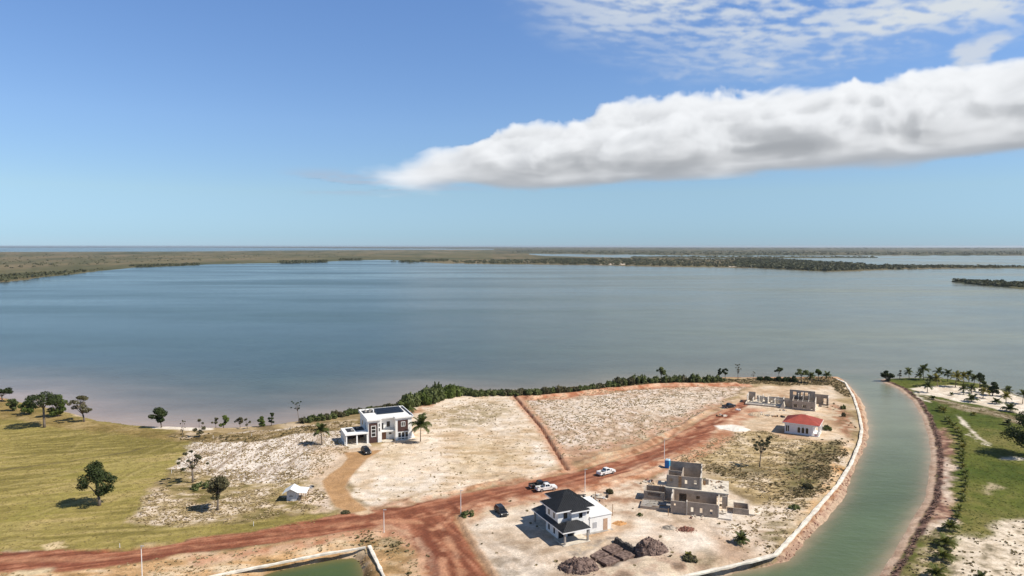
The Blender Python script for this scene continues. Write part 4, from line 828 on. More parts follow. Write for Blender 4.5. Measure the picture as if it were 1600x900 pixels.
# ------------------------------------------------------------------ unfinished grey block house
def grey_shell():
    h = thing('block_house_shell', 'large unfinished grey concrete block house with roofless rooms and upper storey', 'house', (39.1, 149.9, gz(39.1, 149.9)-0.1), R(-18))
    t = 0.2; B = lambda mb, n='wall', m=M_BLOCK: mb.build(n, m, h)
    MB().box(-3.5, 8.4, 0.1, 16.2, -0.6, 0.12).build('floor_slab', M_CONC, h)
    # front rooms, roofless
    B(MB().wall(-3.4, 0, 0, 0, t, -0.5, 3.0, [(0.7, 1.1, 1.9, 2.4)])); B(MB().wall(0.25, -0.0, 6.8, 0, t, -0.5, 3.15, [(0.75, 1.3, 0.9, 2.0), (2.7, 3.25, 0.9, 2.0), (4.9, 5.4, 0.9, 2.0)]))
    B(MB().box(0.0, 0.25, -0.35, 0.6, -0.7, 3.3), 'pier', M_BLOCKP)
    B(MB().wall(-3.4, 7.2, -3.4, 0.2, t, -0.5, 3.0, [(3.0, 4.0, 0.1, 2.2)]), 'wall', M_BLOCK)
    B(MB().wall(6.8, 0, 6.8, 7.3, -t, -0.5, 2.95, [(1.2, 2.2, 0.15, 2.3), (3.6, 4.8, 0.15, 2.3)]), 'wall', M_BLOCKP)
    B(MB().box(-3.4, -3.2, 0.2, 2.8, 3.0, 3.6).box(-3.4, -3.2, 2.8, 4.6, 3.0, 4.1), 'wall_top', M_BLOCKP)
    # ground floor under the upper storey
    B(MB().wall(-5.2, 7.5, 8.4, 7.5, t, -0.4, 3.1, [(3.1, 4.8, 0.1, 2.2), (7.0, 7.8, 1.3, 2.0), (11.6, 12.8, 0.1, 2.4)]))
    B(MB().wall(-5.2, 16, -5.2, 7.7, t, -0.4, 3.1, [(2.2, 3.6, 0.9, 2.2)])); B(MB().wall(-5.0, 16, 8.4, 16, -t, -0.4, 3.1, [(4, 5.2, .9, 2.2)]))
    B(MB().box(7.6, 8.6, 6.3, 6.5, -0.4, 3.0), 'pier')
    MB().box(-5.3, 9.0, 7.4, 16.3, 3.1, 3.32).build('deck_slab', M_CONC, h)
    for y in (8.0, 10.6, 13.2, 15.8): MB().box(8.5, 8.8, y, y+0.3, -0.4, 3.1).build('column', M_CONCG, h)
    # upper storey
    Z = 3.32
    B(MB().wall(-5.1, 8.2, 2.55, 8.2, t, Z, Z+2.75, [(0.75, 1.35, 1.4+Z-0.1, 2.1+Z-0.1), (4.2, 4.75, Z+1.0, Z+2.0), (6.3, 6.9, Z+0.9, Z+2.0)]))
    MB().box(-2.35, -1.65, 8.12, 8.2, Z, Z+2.7).build('timber_shutter', M_WOOD, h)
    B(MB().wall(-4.9, 15.6, 2.75, 15.6, t, Z, Z+3.9))
    B(MB().wall(-5.1, 15.8, -5.1, 8.4, t, Z, Z+2.6, [(1.2, 2.4, Z+0.9, Z+2.0), (4.4, 5.4, Z+0.9, Z+2.0)]))
    B(MB().wall(2.75, 8.4, 2.75, 15.6, t, Z, Z+2.5, [(1.0, 2.2, Z, Z+2.1), (3.4, 4.4, Z+0.9, Z+2.2), (5.4, 6.4, Z, Z+2.1)]), 'wall', M_BLOCKP)
    B(MB().box(2.55, 2.75, 14.0, 15.6, Z+2.5, Z+3.9).box(2.55, 2.75, 12.6, 14.0, Z+2.5, Z+3.2), 'wall_top', M_BLOCKP)
    B(MB().wall(-1.6, 8.4, -1.6, 15.5, t, Z, Z+2.6, [(2.0, 3.0, Z, Z+2.1)]))
    B(MB().wall(-4.9, 12.0, -1.8, 12.0, t, Z, Z+2.7, [(1.1, 1.9, Z+1.3, Z+2.2)]))
    MB().box(2.5, 2.95, 7.95, 8.35, Z, Z+2.9).build('pier', M_BLOCKP, h)
    MB().box(3.0, 4.4, 12.2, 12.4, Z, Z+1.3).build('low_wall', M_BLOCK, h); MB().box(3.2, 3.7, 11.6, 11.8, Z, Z+1.0).build('timber_shutter', M_WOOD, h)
    rr = random.Random(3)
    for k in range(16):
        x, y = rr.uniform(4.2, 8.4), rr.uniform(8.6, 15.6); m = MB(); m.obox(Matrix.Translation((x, y, Z+0.1)) @ Matrix.Rotation(rr.uniform(0, 3), 4, 'Z'), rr.uniform(0.3, 1.2), rr.uniform(0.15, 0.4), 0.2); m.build('loose_block', rr.choice([M_BLOCK, M_BLOCKP, M_WOOD]), h)
    # left canopy on props, left wing with a wide opening, raised platform
    MB().box(-7.3, -5.25, 9.0, 11.2, 3.15, 3.5).build('canopy', M_CONC, h)
    m = MB()
    for x, y in ((-7.0, 9.3), (-6.6, 10.8), (-6.2, 9.3)): m.tube([(x, y, 0), (x+0.35, y, 3.15)], 0.07)
    m.build('timber_prop', M_WOOD, h)
    B(MB().wall(-10.2, 6.2, -5.4, 6.2, t, -0.4, 2.4, [(0.9, 3.9, 1.15, 2.1)]), 'wing_wall', M_BLOCK); B(MB().wall(-10.2, 10.4, -10.2, 6.4, t, -0.4, 2.4), 'wing_wall'); B(MB().wall(-10.0, 10.4, -5.4, 10.4, -t, -0.4, 2.4), 'wing_wall')
    MB().box(-10.3, -3.7, 0.6, 0.8, -0.6, 0.75).box(-10.3, -10.1, 0.8, 5.2, -0.6, 0.75).box(-10.1, -3.7, 5.0, 5.2, -0.6, 0.75).build('low_wall', M_BLOCK, h)
    MB().box(-10.1, -3.7, 0.8, 5.0, -0.6, 0.62).build('platform', M_CONCG, h)
    for k in range(10):
        x, y = rr.uniform(-9.6, -4.6), rr.uniform(1.2, 4.6); m = MB(); m.obox(Matrix.Translation((x, y, 0.72)) @ Matrix.Rotation(rr.uniform(-.3, .3), 4, 'Z'), rr.uniform(0.8, 2.4), 0.18, 0.12); m.build('plank', rr.choice([M_WOOD, M_CONC, M_BLOCKP]), h)
    # low box and slab on the right
    B(MB().wall(10.0, 3.8, 13.4, 3.8, t, -0.4, 1.5).wall(10.0, 7.6, 10.0, 4.0, t, -0.4, 1.5).wall(10.2, 7.6, 13.4, 7.6, -t, -0.4, 1.5).wall(13.4, 4.0, 13.4, 7.4, t, -0.4, 1.5), 'cistern_wall')
    MB().box(13.42, 14.6, 3.7, 6.8, -0.4, 0.55).build('step', M_CONC, h); MB().box(8.45, 12.6, 8.2, 12.6, -0.4, 0.18).build('terrace', M_CONC, h)
    MB().box(6.85, 9.6, -0.6, -0.4, -0.6, 0.5).box(6.9, 9.9, -0.4, 4.6, -0.6, 0.2).build('footing', M_BLOCKP, h)
    return h
grey_shell()

# ------------------------------------------------------------------ small house with a red hipped roof
def red_house():
    h = thing('red_roof_house', 'small white bungalow with red hipped roof, arched windows and porch', 'house', (88.0, 217.2, gz(89, 217)-0.1), R(-31))
    w = MB(); w.box(0, 8.2, 0, 8.6, -0.4, 3.4); w.build('wall', M_SHADEWHITE, h)
    r = MB(); hip_roof(r, -0.6, 10.4, -0.6, 9.3, 3.75, 2.1, 0.14); rf = r.build('roof', M_RED, h)
    s = MB(); seams(s, -0.6, 10.4, -0.6, 9.3, 3.75, 2.1, 0.6, 0.05); s.build('standing_seam', M_RED, rf)
    MB().box(-0.63, 10.43, -0.64, -0.58, 3.5, 3.72).box(10.4, 10.46, -0.6, 9.3, 3.5, 3.72).box(-0.66, -0.6, -0.6, 9.3, 3.5, 3.72).build('fascia', M_WHITE2, rf)
    MB().box(-0.58, 10.38, -0.58, 9.28, 3.42, 3.46).build('soffit', M_WHITE2, rf)
    rect_window(h, 0.3, 0, 0.6, 1.25, 2.2, frame=0.13, depth=0.08, panes=2, vertical=False)
    for x in (3.9, 5.1, 6.3):
        a = [(x+0.42+0.42*math.cos(t), 2.15+0.45*math.sin(t)) for t in [math.pi*k/8 for k in range(9)]]
        prof = [(x, 0.75), (x+0.84, 0.75)]+a
        m = MB(); m.yprism(prof, -0.05, -0.004); pn = m.build('arched_window', M_GLASS, h)
        o2 = [(x+0.42+0.52*math.cos(t), 2.15+0.56*math.sin(t)) for t in [math.pi*k/8 for k in range(9)]]
        fr = MB()
        for k in range(8): fr.add([(a[k][0], -0.09, a[k][1]), (o2[k][0], -0.09, o2[k][1]), (o2[k+1][0], -0.09, o2[k+1][1]), (a[k+1][0], -0.09, a[k+1][1]), (a[k][0], -0.002, a[k][1]), (o2[k][0], -0.002, o2[k][1]), (o2[k+1][0], -0.002, o2[k+1][1]), (a[k+1][0], -0.002, a[k+1][1])], [(0,1,2,3),(0,3,7,4),(1,5,6,2)])
        fr.box(x-0.1, x-0.002, -0.09, -0.002, 0.75, 2.15); fr.box(x+0.842, x+0.94, -0.09, -0.002, 0.75, 2.15); fr.build('window_frame', M_WHITE2, pn)
    MB().box(8.2, 10.2, -0.2, 8.8, -0.4, 0.25).build('porch_floor', M_WHITE, h)
    for y in (-0.1, 2.6, 5.5, 8.4): MB().box(9.9, 10.15, y, y+0.25, 0.25, 3.42).build('column', M_WHITE2, h)
    MB().box(8.3, 8.55, -0.1, 0.15, 0.25, 3.42).build('column', M_WHITE2, h)
    b = MB(); b.box(8.55, 9.9, -0.02, 0.1, 1.0, 1.1)
    for k in range(6): b.box(8.62+k*0.22, 8.72+k*0.22, -0.01, 0.09, 0.25, 1.0)
    for ya, yb in ((0.15, 2.6), (2.85, 5.5)):
        b.box(9.96, 10.09, ya, yb, 1.0, 1.1)
        for k in range(int((yb-ya)/0.24)): b.box(9.97, 10.07, ya+0.08+k*0.24, ya+0.18+k*0.24, 0.25, 1.0)
    b.build('balustrade', M_WHITE2, h)
    for y in (1.2, 5.2): MB().box(8.2, 8.25, y, y+1.0, 0.25, 2.3).build('porch_door', M_GLASS, h)
    MB().box(8.9, 9.7, 0.4, 1.0, 0.25, 0.8).build('bench', M_RED, h)
    MB().box(10.2, 11.6, 5.7, 8.0, -0.4, 0.12).build('step', M_CONC, h)
    return h
red_house()

# ------------------------------------------------------------------ far unfinished block house
def far_shell():
    h = thing('block_house_shell', 'long low unfinished block house near the shore behind the red roof', 'house', (103.2, 248.4, gz(103.2, 248.4)-0.1), R(-26))
    t = 0.2; B = lambda mb, n='wall', m=M_BLOCK: mb.build(n, m, h)
    MB().box(-16.5, 8, 0.1, 12, -0.6, 0.15).build('floor_slab', M_CONC, h)
    B(MB().wall(0, 0, 7.6, 0, t, -0.4, 3.3, [(0.6, 1.9, 0.9, 2.1), (3.4, 4.8, 0.9, 2.1), (6.3, 7.0, 0.6, 1.4)]))
    B(MB().wall(7.6, 0, 7.6, 9.6, -t, -0.4, 3.5, [(2.0, 3.2, 1.0, 2.2)]), 'wall', M_BLOCKP); B(MB().wall(0, 9.0, 0, 0.2, t, -0.4, 3.3, [(4, 5, 0.1, 2.2)]))
    B(MB().wall(-1.5, 9.0, 7.4, 9.0, t, -0.4, 5.6, [(1.2, 2.4, 3.4, 4.9), (4.0, 4.9, 3.4, 4.9), (5.4, 6.4, 3.2, 4.9)]))
    B(MB().wall(6.0, 9.2, 6.0, 14.0, t, -0.4, 4.6, [(1.4, 2.6, 0.1, 2.2)]), 'wall', M_BLOCKP); B(MB().wall(6.2, 14.0, 12.0, 14.0, t, -0.4, 3.7, [(4.0, 5.0, 0.1, 2.3)])); B(MB().wall(12.0, 9.0, 12.0, 14.0, t, -0.4, 3.6, [(1.2, 2.6, 0.2, 2.6)]), 'wall', M_BLOCKP)
    for x, hh in ((1.6, 4.6), (3.2, 5.0), (5.2, 4.4)): B(MB().wall(x, 2.5, x, 8.8, -t, -0.3, 2.6).box(x, x+t, 6.8, 8.8, 2.6, hh), 'partition', M_BLOCKP)
    B(MB().wall(0.2, 4.6, 7.4, 4.6, t, -0.3, 2.8, [(1.0, 2.0, 0.1, 2.1), (4.2, 5.2, 0.1, 2.1)]))
    B(MB().wall(-3.4, 2.6, -0.2, 2.6, t, -0.3, 2.9)); B(MB().wall(-3.4, 7.8, -3.4, 2.8, t, -0.3, 2.9), 'wall', M_BLOCKP)
    # left wing: low sills round a pale slab, a few full-height pieces
    B(MB().wall(-16.5, 0, -3.6, 0, t, -0.5, 0.55)); B(MB().wall(-16.5, 9, -16.5, 0.2, t, -0.5, 0.7), 'wall', M_BLOCKP)
    MB().box(-16.2, -10.5, 0.3, 3.8, 0.154, 0.24).box(-9.9, -6.4, 0.3, 3.8, 0.154, 0.24).build('dark_floor', M_CONCG, h)
    B(MB().wall(-16.4, 4.0, -4.0, 4.0, t, -0.3, 0.5), 'sill_wall', M_BLOCKP)
    B(MB().wall(-16.4, 9.0, -13.8, 9.0, t, -0.3, 3.4)); B(MB().wall(-16.4, 8.9, -16.4, 4.2, t, -0.3, 3.0, [(1.2, 2.2, 0.1, 2.2)]), 'wall', M_BLOCKP)
    B(MB().wall(-9.0, 8.4, -9.0, 4.2, t, -0.3, 2.4), 'partition', M_BLOCKP); B(MB().wall(-9.0, 8.6, -3.0, 8.6, t, -0.3, 2.3, [(0.9, 1.7, 0.2, 1.6), (2.8, 3.5, 0.2, 1.6), (4.6, 5.3, 0.2, 1.6)]), 'wall', M_BLOCKP)
    B(MB().wall(-13.6, 11.6, -1.0, 11.6, t, -0.3, 1.6, [(3, 4, 0.1, 1.6)]), 'wall', M_BLOCKP)
    for x, y0, y1, hh in ((-14.2, 4.2, 8.8, 1.6), (-12.0, 4.2, 7.0, 2.6), (-6.4, 4.2, 8.4, 2.0), (-11.0, 9.2, 11.4, 2.4), (-5.6, 8.8, 11.4, 2.2), (-1.2, 9.2, 12.5, 3.0), (2.6, 9.2, 13.0, 3.0)): B(MB().wall(x, y1, x, y0, -t, -0.3, hh, [((y1-y0)*0.35, (y1-y0)*0.6, 0.1, hh*0.8)]), 'partition', M_BLOCKP)
    for x0, x1, y, hh in ((-12.0, -9.0, 7.0, 2.3), (-6.4, -3.6, 6.2, 2.0), (-1.0, 5.8, 12.6, 3.0)): B(MB().wall(x0+0.22, y, x1-0.02, y, t, -0.3, hh, [(0.8, 1.6, 0.1, hh*0.8)]), 'partition', M_BLOCKP)
    g = MB(); g.add([(-4.4,-0.4,-0.3),(-2.2,-0.4,-0.3),(-2.2,2.4,-0.3),(-4.4,2.4,-0.3),(-2.9,-0.3,2.4),(-2.9,2.3,2.4)], [(0,3,2,1),(0,1,4),(2,3,5),(1,2,5,4),(3,0,4,5)]); g.build('gable', M_CONC, h)
    return h
far_shell()

# ------------------------------------------------------------------ garden shed with lean-to
def shed():
    p = at(448, 783); h = thing('garden_shed', 'small white gabled shed with zinc lean-to beside the tan drive', 'shed', (p.x, p.y, p.z-0.05), R(4))
    W, D, H = 2.2, 2.6, 2.3
    w = MB(); w.add([(0,0,-.2),(W,0,-.2),(W,D,-.2),(0,D,-.2),(0,0,H),(W,0,H),(W,D,H),(0,D,H),(W/2,0,H+0.75),(W/2,D,H+0.75)], [(0,3,2,1),(0,1,5,8,4),(2,3,7,9,6),(1,2,6,5),(3,0,4,7)]); w.build('wall', M_SHED, h)
    for x in np.arange(0.1, W, 0.22): MB().box(x, x+0.20, -0.03, -0.002, -0.1, H-0.05).build('board', M_SHED, h)
    MB().box(0.6, 1.4, -0.06, -0.032, 1.15, 1.32).build('hatch', M_BLACK, h)
    for k, (xa, xb, za, zb) in enumerate(((-0.9, W/2, H-0.30, H+0.85), (W/2, 2.75, H+0.85, H-0.05))):
        r = MB(); r.add([(xa,-0.9,za),(xb,-0.9,zb),(xb,D+0.3,zb),(xa,D+0.3,za),(xa,-0.9,za+0.07),(xb,-0.9,zb+0.07),(xb,D+0.3,zb+0.07),(xa,D+0.3,za+0.07)], [(0,3,2,1),(4,5,6,7),(0,1,5,4),(1,2,6,5),(2,3,7,6),(3,0,4,7)])
        r.build('roof', M_ZINC, h)
    r = MB(); r.add([(2.7,-0.5,2.12),(4.7,-0.5,1.95),(4.7,D+0.2,2.25),(2.7,D+0.2,2.40),(2.7,-0.5,2.18),(4.7,-0.5,2.01),(4.7,D+0.2,2.31),(2.7,D+0.2,2.46)], [(0,3,2,1),(4,5,6,7),(0,1,5,4),(1,2,6,5),(2,3,7,6),(3,0,4,7)]); r.build('lean_to_roof', M_ZINC, h)
    for x, y in ((4.4, -0.3), (3.4, -0.3), (4.4, 2.5)): MB().box(x, x+0.12, y, y+0.12, -0.2, 1.94).build('post', M_WOOD, h)
    MB().box(-0.3, 4.4, -0.25, D, -0.25, 0.04).build('base_slab', M_CONC, h)
    return h
shed()
# ------------------------------------------------------------------ vehicles
def paint(name, col): return material(name, col, 0.28, 0.04, 2.0, 0.0, spec=0.5)
P_WHITE, P_BLACK, P_DARK = paint('white_car_paint', (0.78, 0.77, 0.75)), paint('black_car_paint', (0.012, 0.012, 0.014)), paint('dark_grey_car_paint', (0.03, 0.032, 0.036))
M_TYRE = material('tyre_rubber', (0.018, 0.017, 0.016), 0.9, 0.2, 6.0, 0.1); M_RIM = material('alloy_rim', (0.45, 0.45, 0.46), 0.35, 0.1, 4.0, 0.0, metal=0.7)
M_LAMP = material('lamp_lens', (0.75, 0.75, 0.72), 0.15, 0.05, 4.0, 0.0); M_TAIL = material('tail_lens', (0.35, 0.015, 0.012), 0.2, 0.1, 4.0, 0.0)
M_PLASTIC = material('dark_plastic', (0.03, 0.03, 0.03), 0.7, 0.1, 4.0, 0.0); M_DUST = material('dusty_bed', (0.10, 0.085, 0.07), 0.9, 0.3, 3.0, 0.1)
def arch(cx, r, n=6): return [(cx+r*math.cos(a), 0.42+r*math.sin(a)) for a in [math.pi*k/n for k in range(n+1)]]
def wheels(par, xs_, yw):
    for x in xs_:
        for s in (-1, 1):
            w = MB(); w.tube([(x, s*yw-0.13, 0.36), (x, s*yw+0.13, 0.36)], 0.37, 14); t = link('wheel', w.mesh('wheel', M_TYRE), par)
            r = MB(); r.tube([(x, s*(yw+0.12), 0.36), (x, s*(yw+0.15), 0.36)], 0.23, 10); r.build('rim', M_RIM, t)
def cabin(par, base, top, z0, z1, yb, yt, pm, splits):
    """tapered greenhouse: base and top are (rear, front) x; glass sits proud of its pillars"""
    (b0, b1), (t0, t1) = base, top
    v = [(b0,-yb,z0),(b1,-yb,z0),(b1,yb,z0),(b0,yb,z0),(t0,-yt,z1),(t1,-yt,z1),(t1,yt,z1),(t0,yt,z1)]
    c = MB().add(v, [(0,3,2,1),(4,5,6,7),(0,1,5,4),(1,2,6,5),(2,3,7,6),(3,0,4,7)])
    c.box(t0+0.08, t1-0.08, -yt+0.08, yt-0.08, z1, z1+0.05); c.build('cabin', pm, par)
    def glass(name, q, u0, u1, w0, w1):
        a, b, d, e = [Vector(v[i]) for i in q]; n = (b-a).cross(e-a).normalized()*0.012
        pt = lambda u, w: (a*(1-u)+b*u)*(1-w)+(e*(1-u)+d*u)*w
        ps = [pt(u0, w0), pt(u1, w0), pt(u1, w1), pt(u0, w1)]
        MB().add([p-n*0.5 for p in ps]+[p+n for p in ps], [(0,3,2,1),(4,5,6,7),(0,1,5,4),(1,2,6,5),(2,3,7,6),(3,0,4,7)]).build(name, M_GLASS, par)
    glass('windscreen', (1, 2, 6, 5), 0.06, 0.94, 0.08, 0.92); glass('rear_window', (3, 0, 4, 7), 0.10, 0.90, 0.15, 0.90)
    for (u0, u1) in splits:
        glass('side_window', (0, 1, 5, 4), u0, u1, 0.12, 0.88); glass('side_window', (2, 3, 7, 6), 1-u1, 1-u0, 0.12, 0.88)
def pickup(px, py, heading, pm, label, group=None, bed_mat=None):
    p = at(px, py); t = thing('pickup_truck', label, 'pickup truck', (p.x, p.y, p.z), R(heading), group); w = 0.90
    prof = [(-2.62, 0.5), (-2.62, 0.62)]+[(-2.55, 0.78), (2.45, 0.78), (2.62, 0.72), (2.62, 0.48), (2.30, 0.38)]+arch(1.72, 0.44)+arch(-1.55, 0.44)+[(-2.3, 0.42)]
    b = MB(); b.yprism(prof, -w, w); b.build('body', pm, t)
    f = MB(); f.yprism([(-0.72, 0.782), (2.50, 0.782), (2.56, 0.98), (1.35, 1.10), (-0.72, 1.10)], -w+0.03, w-0.03); f.build('bonnet', pm, t)
    for s in (-1, 1): q = sorted((s*w, s*(w-0.09))); MB().box(-2.55, -0.723, q[0], q[1], 0.782, 1.12).build('bed_side', pm, t)
    MB().box(-2.62, -2.55, -w+0.1, w-0.1, 0.785, 1.10).build('tailgate', pm, t)
    MB().box(-2.54, -0.73, -w+0.095, w-0.095, 0.783, 0.82).build('bed_floor', bed_mat or M_DUST, t)
    cabin(t, (-0.72, 1.42), (-0.50, 0.62), 1.10, 1.72, 0.82, 0.64, pm, ((0.08, 0.40), (0.43, 0.76)))
    wheels(t, (1.72, -1.55), w-0.12)
    for s in (-1, 1):
        q = sorted((s*0.52, s*0.84)); MB().box(2.50, 2.60, q[0], q[1], 0.79, 0.95).build('headlight', M_LAMP, t)
        q = sorted((s*0.80, s*0.905)); MB().box(-2.635, -2.56, q[0], q[1], 0.80, 1.08).build('taillight', M_TAIL, t)
        q = sorted((s*0.86, s*1.05)); MB().box(1.0, 1.12, q[0], q[1], 1.12, 1.30).build('wing_mirror', M_PLASTIC, t)
    MB().box(2.60, 2.70, -0.85, 0.85, 0.42, 0.62).build('front_bumper', M_PLASTIC, t); MB().box(-2.76, -2.625, -0.85, 0.85, 0.45, 0.60).build('rear_bumper', M_STEEL, t)
    MB().box(2.55, 2.61, -0.48, 0.48, 0.72, 0.92).build('grille', M_PLASTIC, t)
    return t
def suv(px, py, heading, pm, label):
    p = at(px, py); t = thing('suv', label, 'car', (p.x, p.y, p.z), R(heading)); w = 0.92
    prof = [(-2.28, 0.45), (-2.32, 0.8), (-2.22, 1.02), (1.00, 1.05), (2.12, 0.95), (2.30, 0.78), (2.30, 0.42), (2.0, 0.36)]+arch(1.42, 0.42)+arch(-1.38, 0.42)+[(-2.0, 0.4)]
    b = MB(); b.yprism(prof, -w, w); b.build('body', pm, t)
    cabin(t, (-2.16, 1.02), (-1.85, 0.28), 1.04, 1.68, 0.86, 0.68, pm, ((0.06, 0.28), (0.31, 0.54), (0.57, 0.80)))
    r = MB()
    for s in (-1, 1): r.tube([(-1.7, s*0.6, 1.76), (0.1, s*0.6, 1.76)], 0.025)
    r.build('roof_rack', M_STEEL, t); wheels(t, (1.42, -1.38), w-0.12)
    for s in (-1, 1):
        q = sorted((s*0.55, s*0.86)); MB().box(2.20, 2.32, q[0], q[1], 0.72, 0.88).build('headlight', M_LAMP, t)
        q = sorted((s*0.70, s*0.90)); MB().box(-2.345, -2.22, q[0], q[1], 0.78, 1.00).build('taillight', M_TAIL, t)
        q = sorted((s*0.88, s*1.06)); MB().box(0.62, 0.74, q[0], q[1], 1.05, 1.22).build('wing_mirror', pm, t)
    MB().box(2.30, 2.38, -0.86, 0.86, 0.40, 0.62).build('front_bumper', M_PLASTIC, t); MB().box(-2.40, -2.29, -0.86, 0.86, 0.42, 0.62).build('rear_bumper', M_PLASTIC, t)
    return t
pickup(853.5, 766, 20, P_WHITE, 'white crew-cab pickup parked beside the black pickup on the red road')
pickup(843, 761.5, 22, P_BLACK, 'black pickup half hidden behind a white one on the red road')
pickup(947, 741, 33, P_WHITE, 'white pickup standing alone on the red road before the block house')
suv(572, 708, -60, P_BLACK, 'black SUV on the tan drive before the modern house')
suv(783, 803, -68, P_BLACK, 'black SUV on white sand near the road junction')
pickup(1139, 637, 24, P_DARK, 'dark pickup at the far end of the red road by the distant block walls')

# ------------------------------------------------------------------ portable toilet, lamps, marker pegs
def toilet():
    p = at(1043, 731); t = thing('portable_toilet', 'blue portable toilet with pale roof beside the red road', 'portable toilet', p, R(-32))
    blue = material('blue_plastic', (0.01, 0.16, 0.50), 0.5, 0.12, 2.0, 0.03); pale = material('pale_blue_plastic', (0.45, 0.60, 0.68), 0.5, 0.08, 2.0, 0.02); teal = material('teal_plastic', (0.02, 0.30, 0.50), 0.5, 0.1, 2.0, 0.02)
    MB().box(-0.6, 0.6, -0.6, 0.6, 0.12, 2.15).build('cubicle', blue, t)
    MB().add([(-0.64,-0.64,2.15),(0.64,-0.64,2.15),(0.64,0.64,2.15),(-0.64,0.64,2.15),(-0.42,-0.42,2.42),(0.42,-0.42,2.42),(0.42,0.42,2.42),(-0.42,0.42,2.42)], [(0,3,2,1),(4,5,6,7),(0,1,5,4),(1,2,6,5),(2,3,7,6),(3,0,4,7)]).build('roof', pale, t)
    d = MB().box(0.6, 0.64, -0.42, 0.42, 0.2, 2.0).build('door', teal, t); MB().box(0.64, 0.68, 0.28, 0.36, 1.0, 1.15).build('handle', M_BLACK, d)
    MB().box(-0.66, 0.66, -0.66, 0.66, 0, 0.12).build('skid_base', M_PLASTIC, t); MB().tube([(0.35, 0.35, 2.3), (0.35, 0.35, 2.75)], 0.06).build('vent_pipe', pale, t)
toilet()
M_POLE = material('white_pole', (0.78, 0.77, 0.75), 0.5, 0.05, 2.0, 0.0)
def lamp(px, py, ptop, label, group=None):
    p = at(px, py); h = (py-ptop)/PXM(px, py)*1.06; t = thing('street_lamp', label, 'street lamp', p, R(-10), group)
    MB().tube([(0, 0, -0.3), (0, 0, h*0.5), (0, 0, h)], [0.085, 0.075, 0.06], 8).build('pole', M_POLE, t)
    MB().box(-0.12, 0.55, -0.10, 0.10, h+0.002, h+0.07).build('lamp_head', M_SHADEGREY, t); MB().box(-0.16, 0.16, -0.16, 0.16, -0.1, 0.08).build('base_plate', M_CONC, t)
lamp(222, 904, 855, 'tall white street lamp beside the left end of the red road')
lamp(600, 832, 798, 'white street lamp on the grass corner above the pond wall')
lamp(720, 803, 768, 'white street lamp at the outer corner of the red road junction')
lamp(914, 769, 735, 'white street lamp behind the black roofed house on the road edge')
lamp(1038, 717, 687, 'white street lamp behind the blue portable toilet')
lamp(1137, 634, 614, 'slim far street lamp near the dark pickup') if False else None
for px, py in ((187, 857), (396, 822), (333, 685), (393, 682), (268, 740)):
    p = at(px, py); tag(MB().tube([(0, 0, -0.2), (0, 0, 1.0)], 0.06, 6).build('marker_peg', M_POLE, None, loc=p), 'short white survey peg in the grass', 'peg', 'white survey pegs')

# ------------------------------------------------------------------ sea walls
M_CAP = material('white_sea_wall', (0.74, 0.67, 0.57), 0.9, 0.25, 0.5, 0.4)
def seawall(name, px, width, h0, h1, label, drop=1.0):
    P = GP(px); pts = []
    for (x0, y0), (x1, y1) in zip(P[:-1], P[1:]):
        n = max(1, int(math.hypot(x1-x0, y1-y0)/1.6)); pts += [(x0+(x1-x0)*k/n, y0+(y1-y0)*k/n) for k in range(n)]
    pts.append(tuple(P[-1])); pts = np.array(pts); d = np.gradient(pts, axis=0); d /= np.linalg.norm(d, axis=1)[:, None]; nrm = np.c_[-d[:, 1], d[:, 0]]
    rs = np.random.RandomState(4); wj = width/2*(1+rs.uniform(-.32, .25, len(pts))); zj = LAND+h1+rs.uniform(-.05, .05, len(pts)); m = MB(); v = []; f = []
    for i in range(len(pts)):
        a = pts[i]+nrm[i]*wj[i]; b = pts[i]-nrm[i]*wj[i]
        v += [(a[0], a[1], LAND-drop), (a[0], a[1], zj[i]-0.05), (pts[i][0], pts[i][1], zj[i]), (b[0], b[1], zj[i]-0.05), (b[0], b[1], LAND-drop)]
    for i in range(len(pts)-1): f += [(5*i+k, 5*i+k+1, 5*i+k+6, 5*i+k+5) for k in range(4)]
    f += [(0, 4, 3, 2, 1), tuple(5*(len(pts)-1)+k for k in range(5))]
    return tag(m.add(v, f).build(name, M_CAP), label, 'sea wall')
WALL_PX = [(1306,592),(1321,598),(1334,620),(1342,645),(1347,670),(1344,690),(1330,725),(1310,757),(1280,791),(1250,826),(1212,867),(1150,883),(1070,901),(1000,918)]
seawall('sea_wall', WALL_PX, 0.85, 0, 0.22, 'long pale capped sea wall along the canal bank', 0.15)
seawall('sea_wall', [(318,904),(400,887),(500,867),(571,855.5)], 0.6, 0, 0.22, 'straight pale wall along the upper side of the pond', 0.15)
seawall('sea_wall', [(577,854),(588,876),(600,902),(612,930)], 0.6, 0, 0.22, 'short pale wall on the right side of the pond', 0.15)
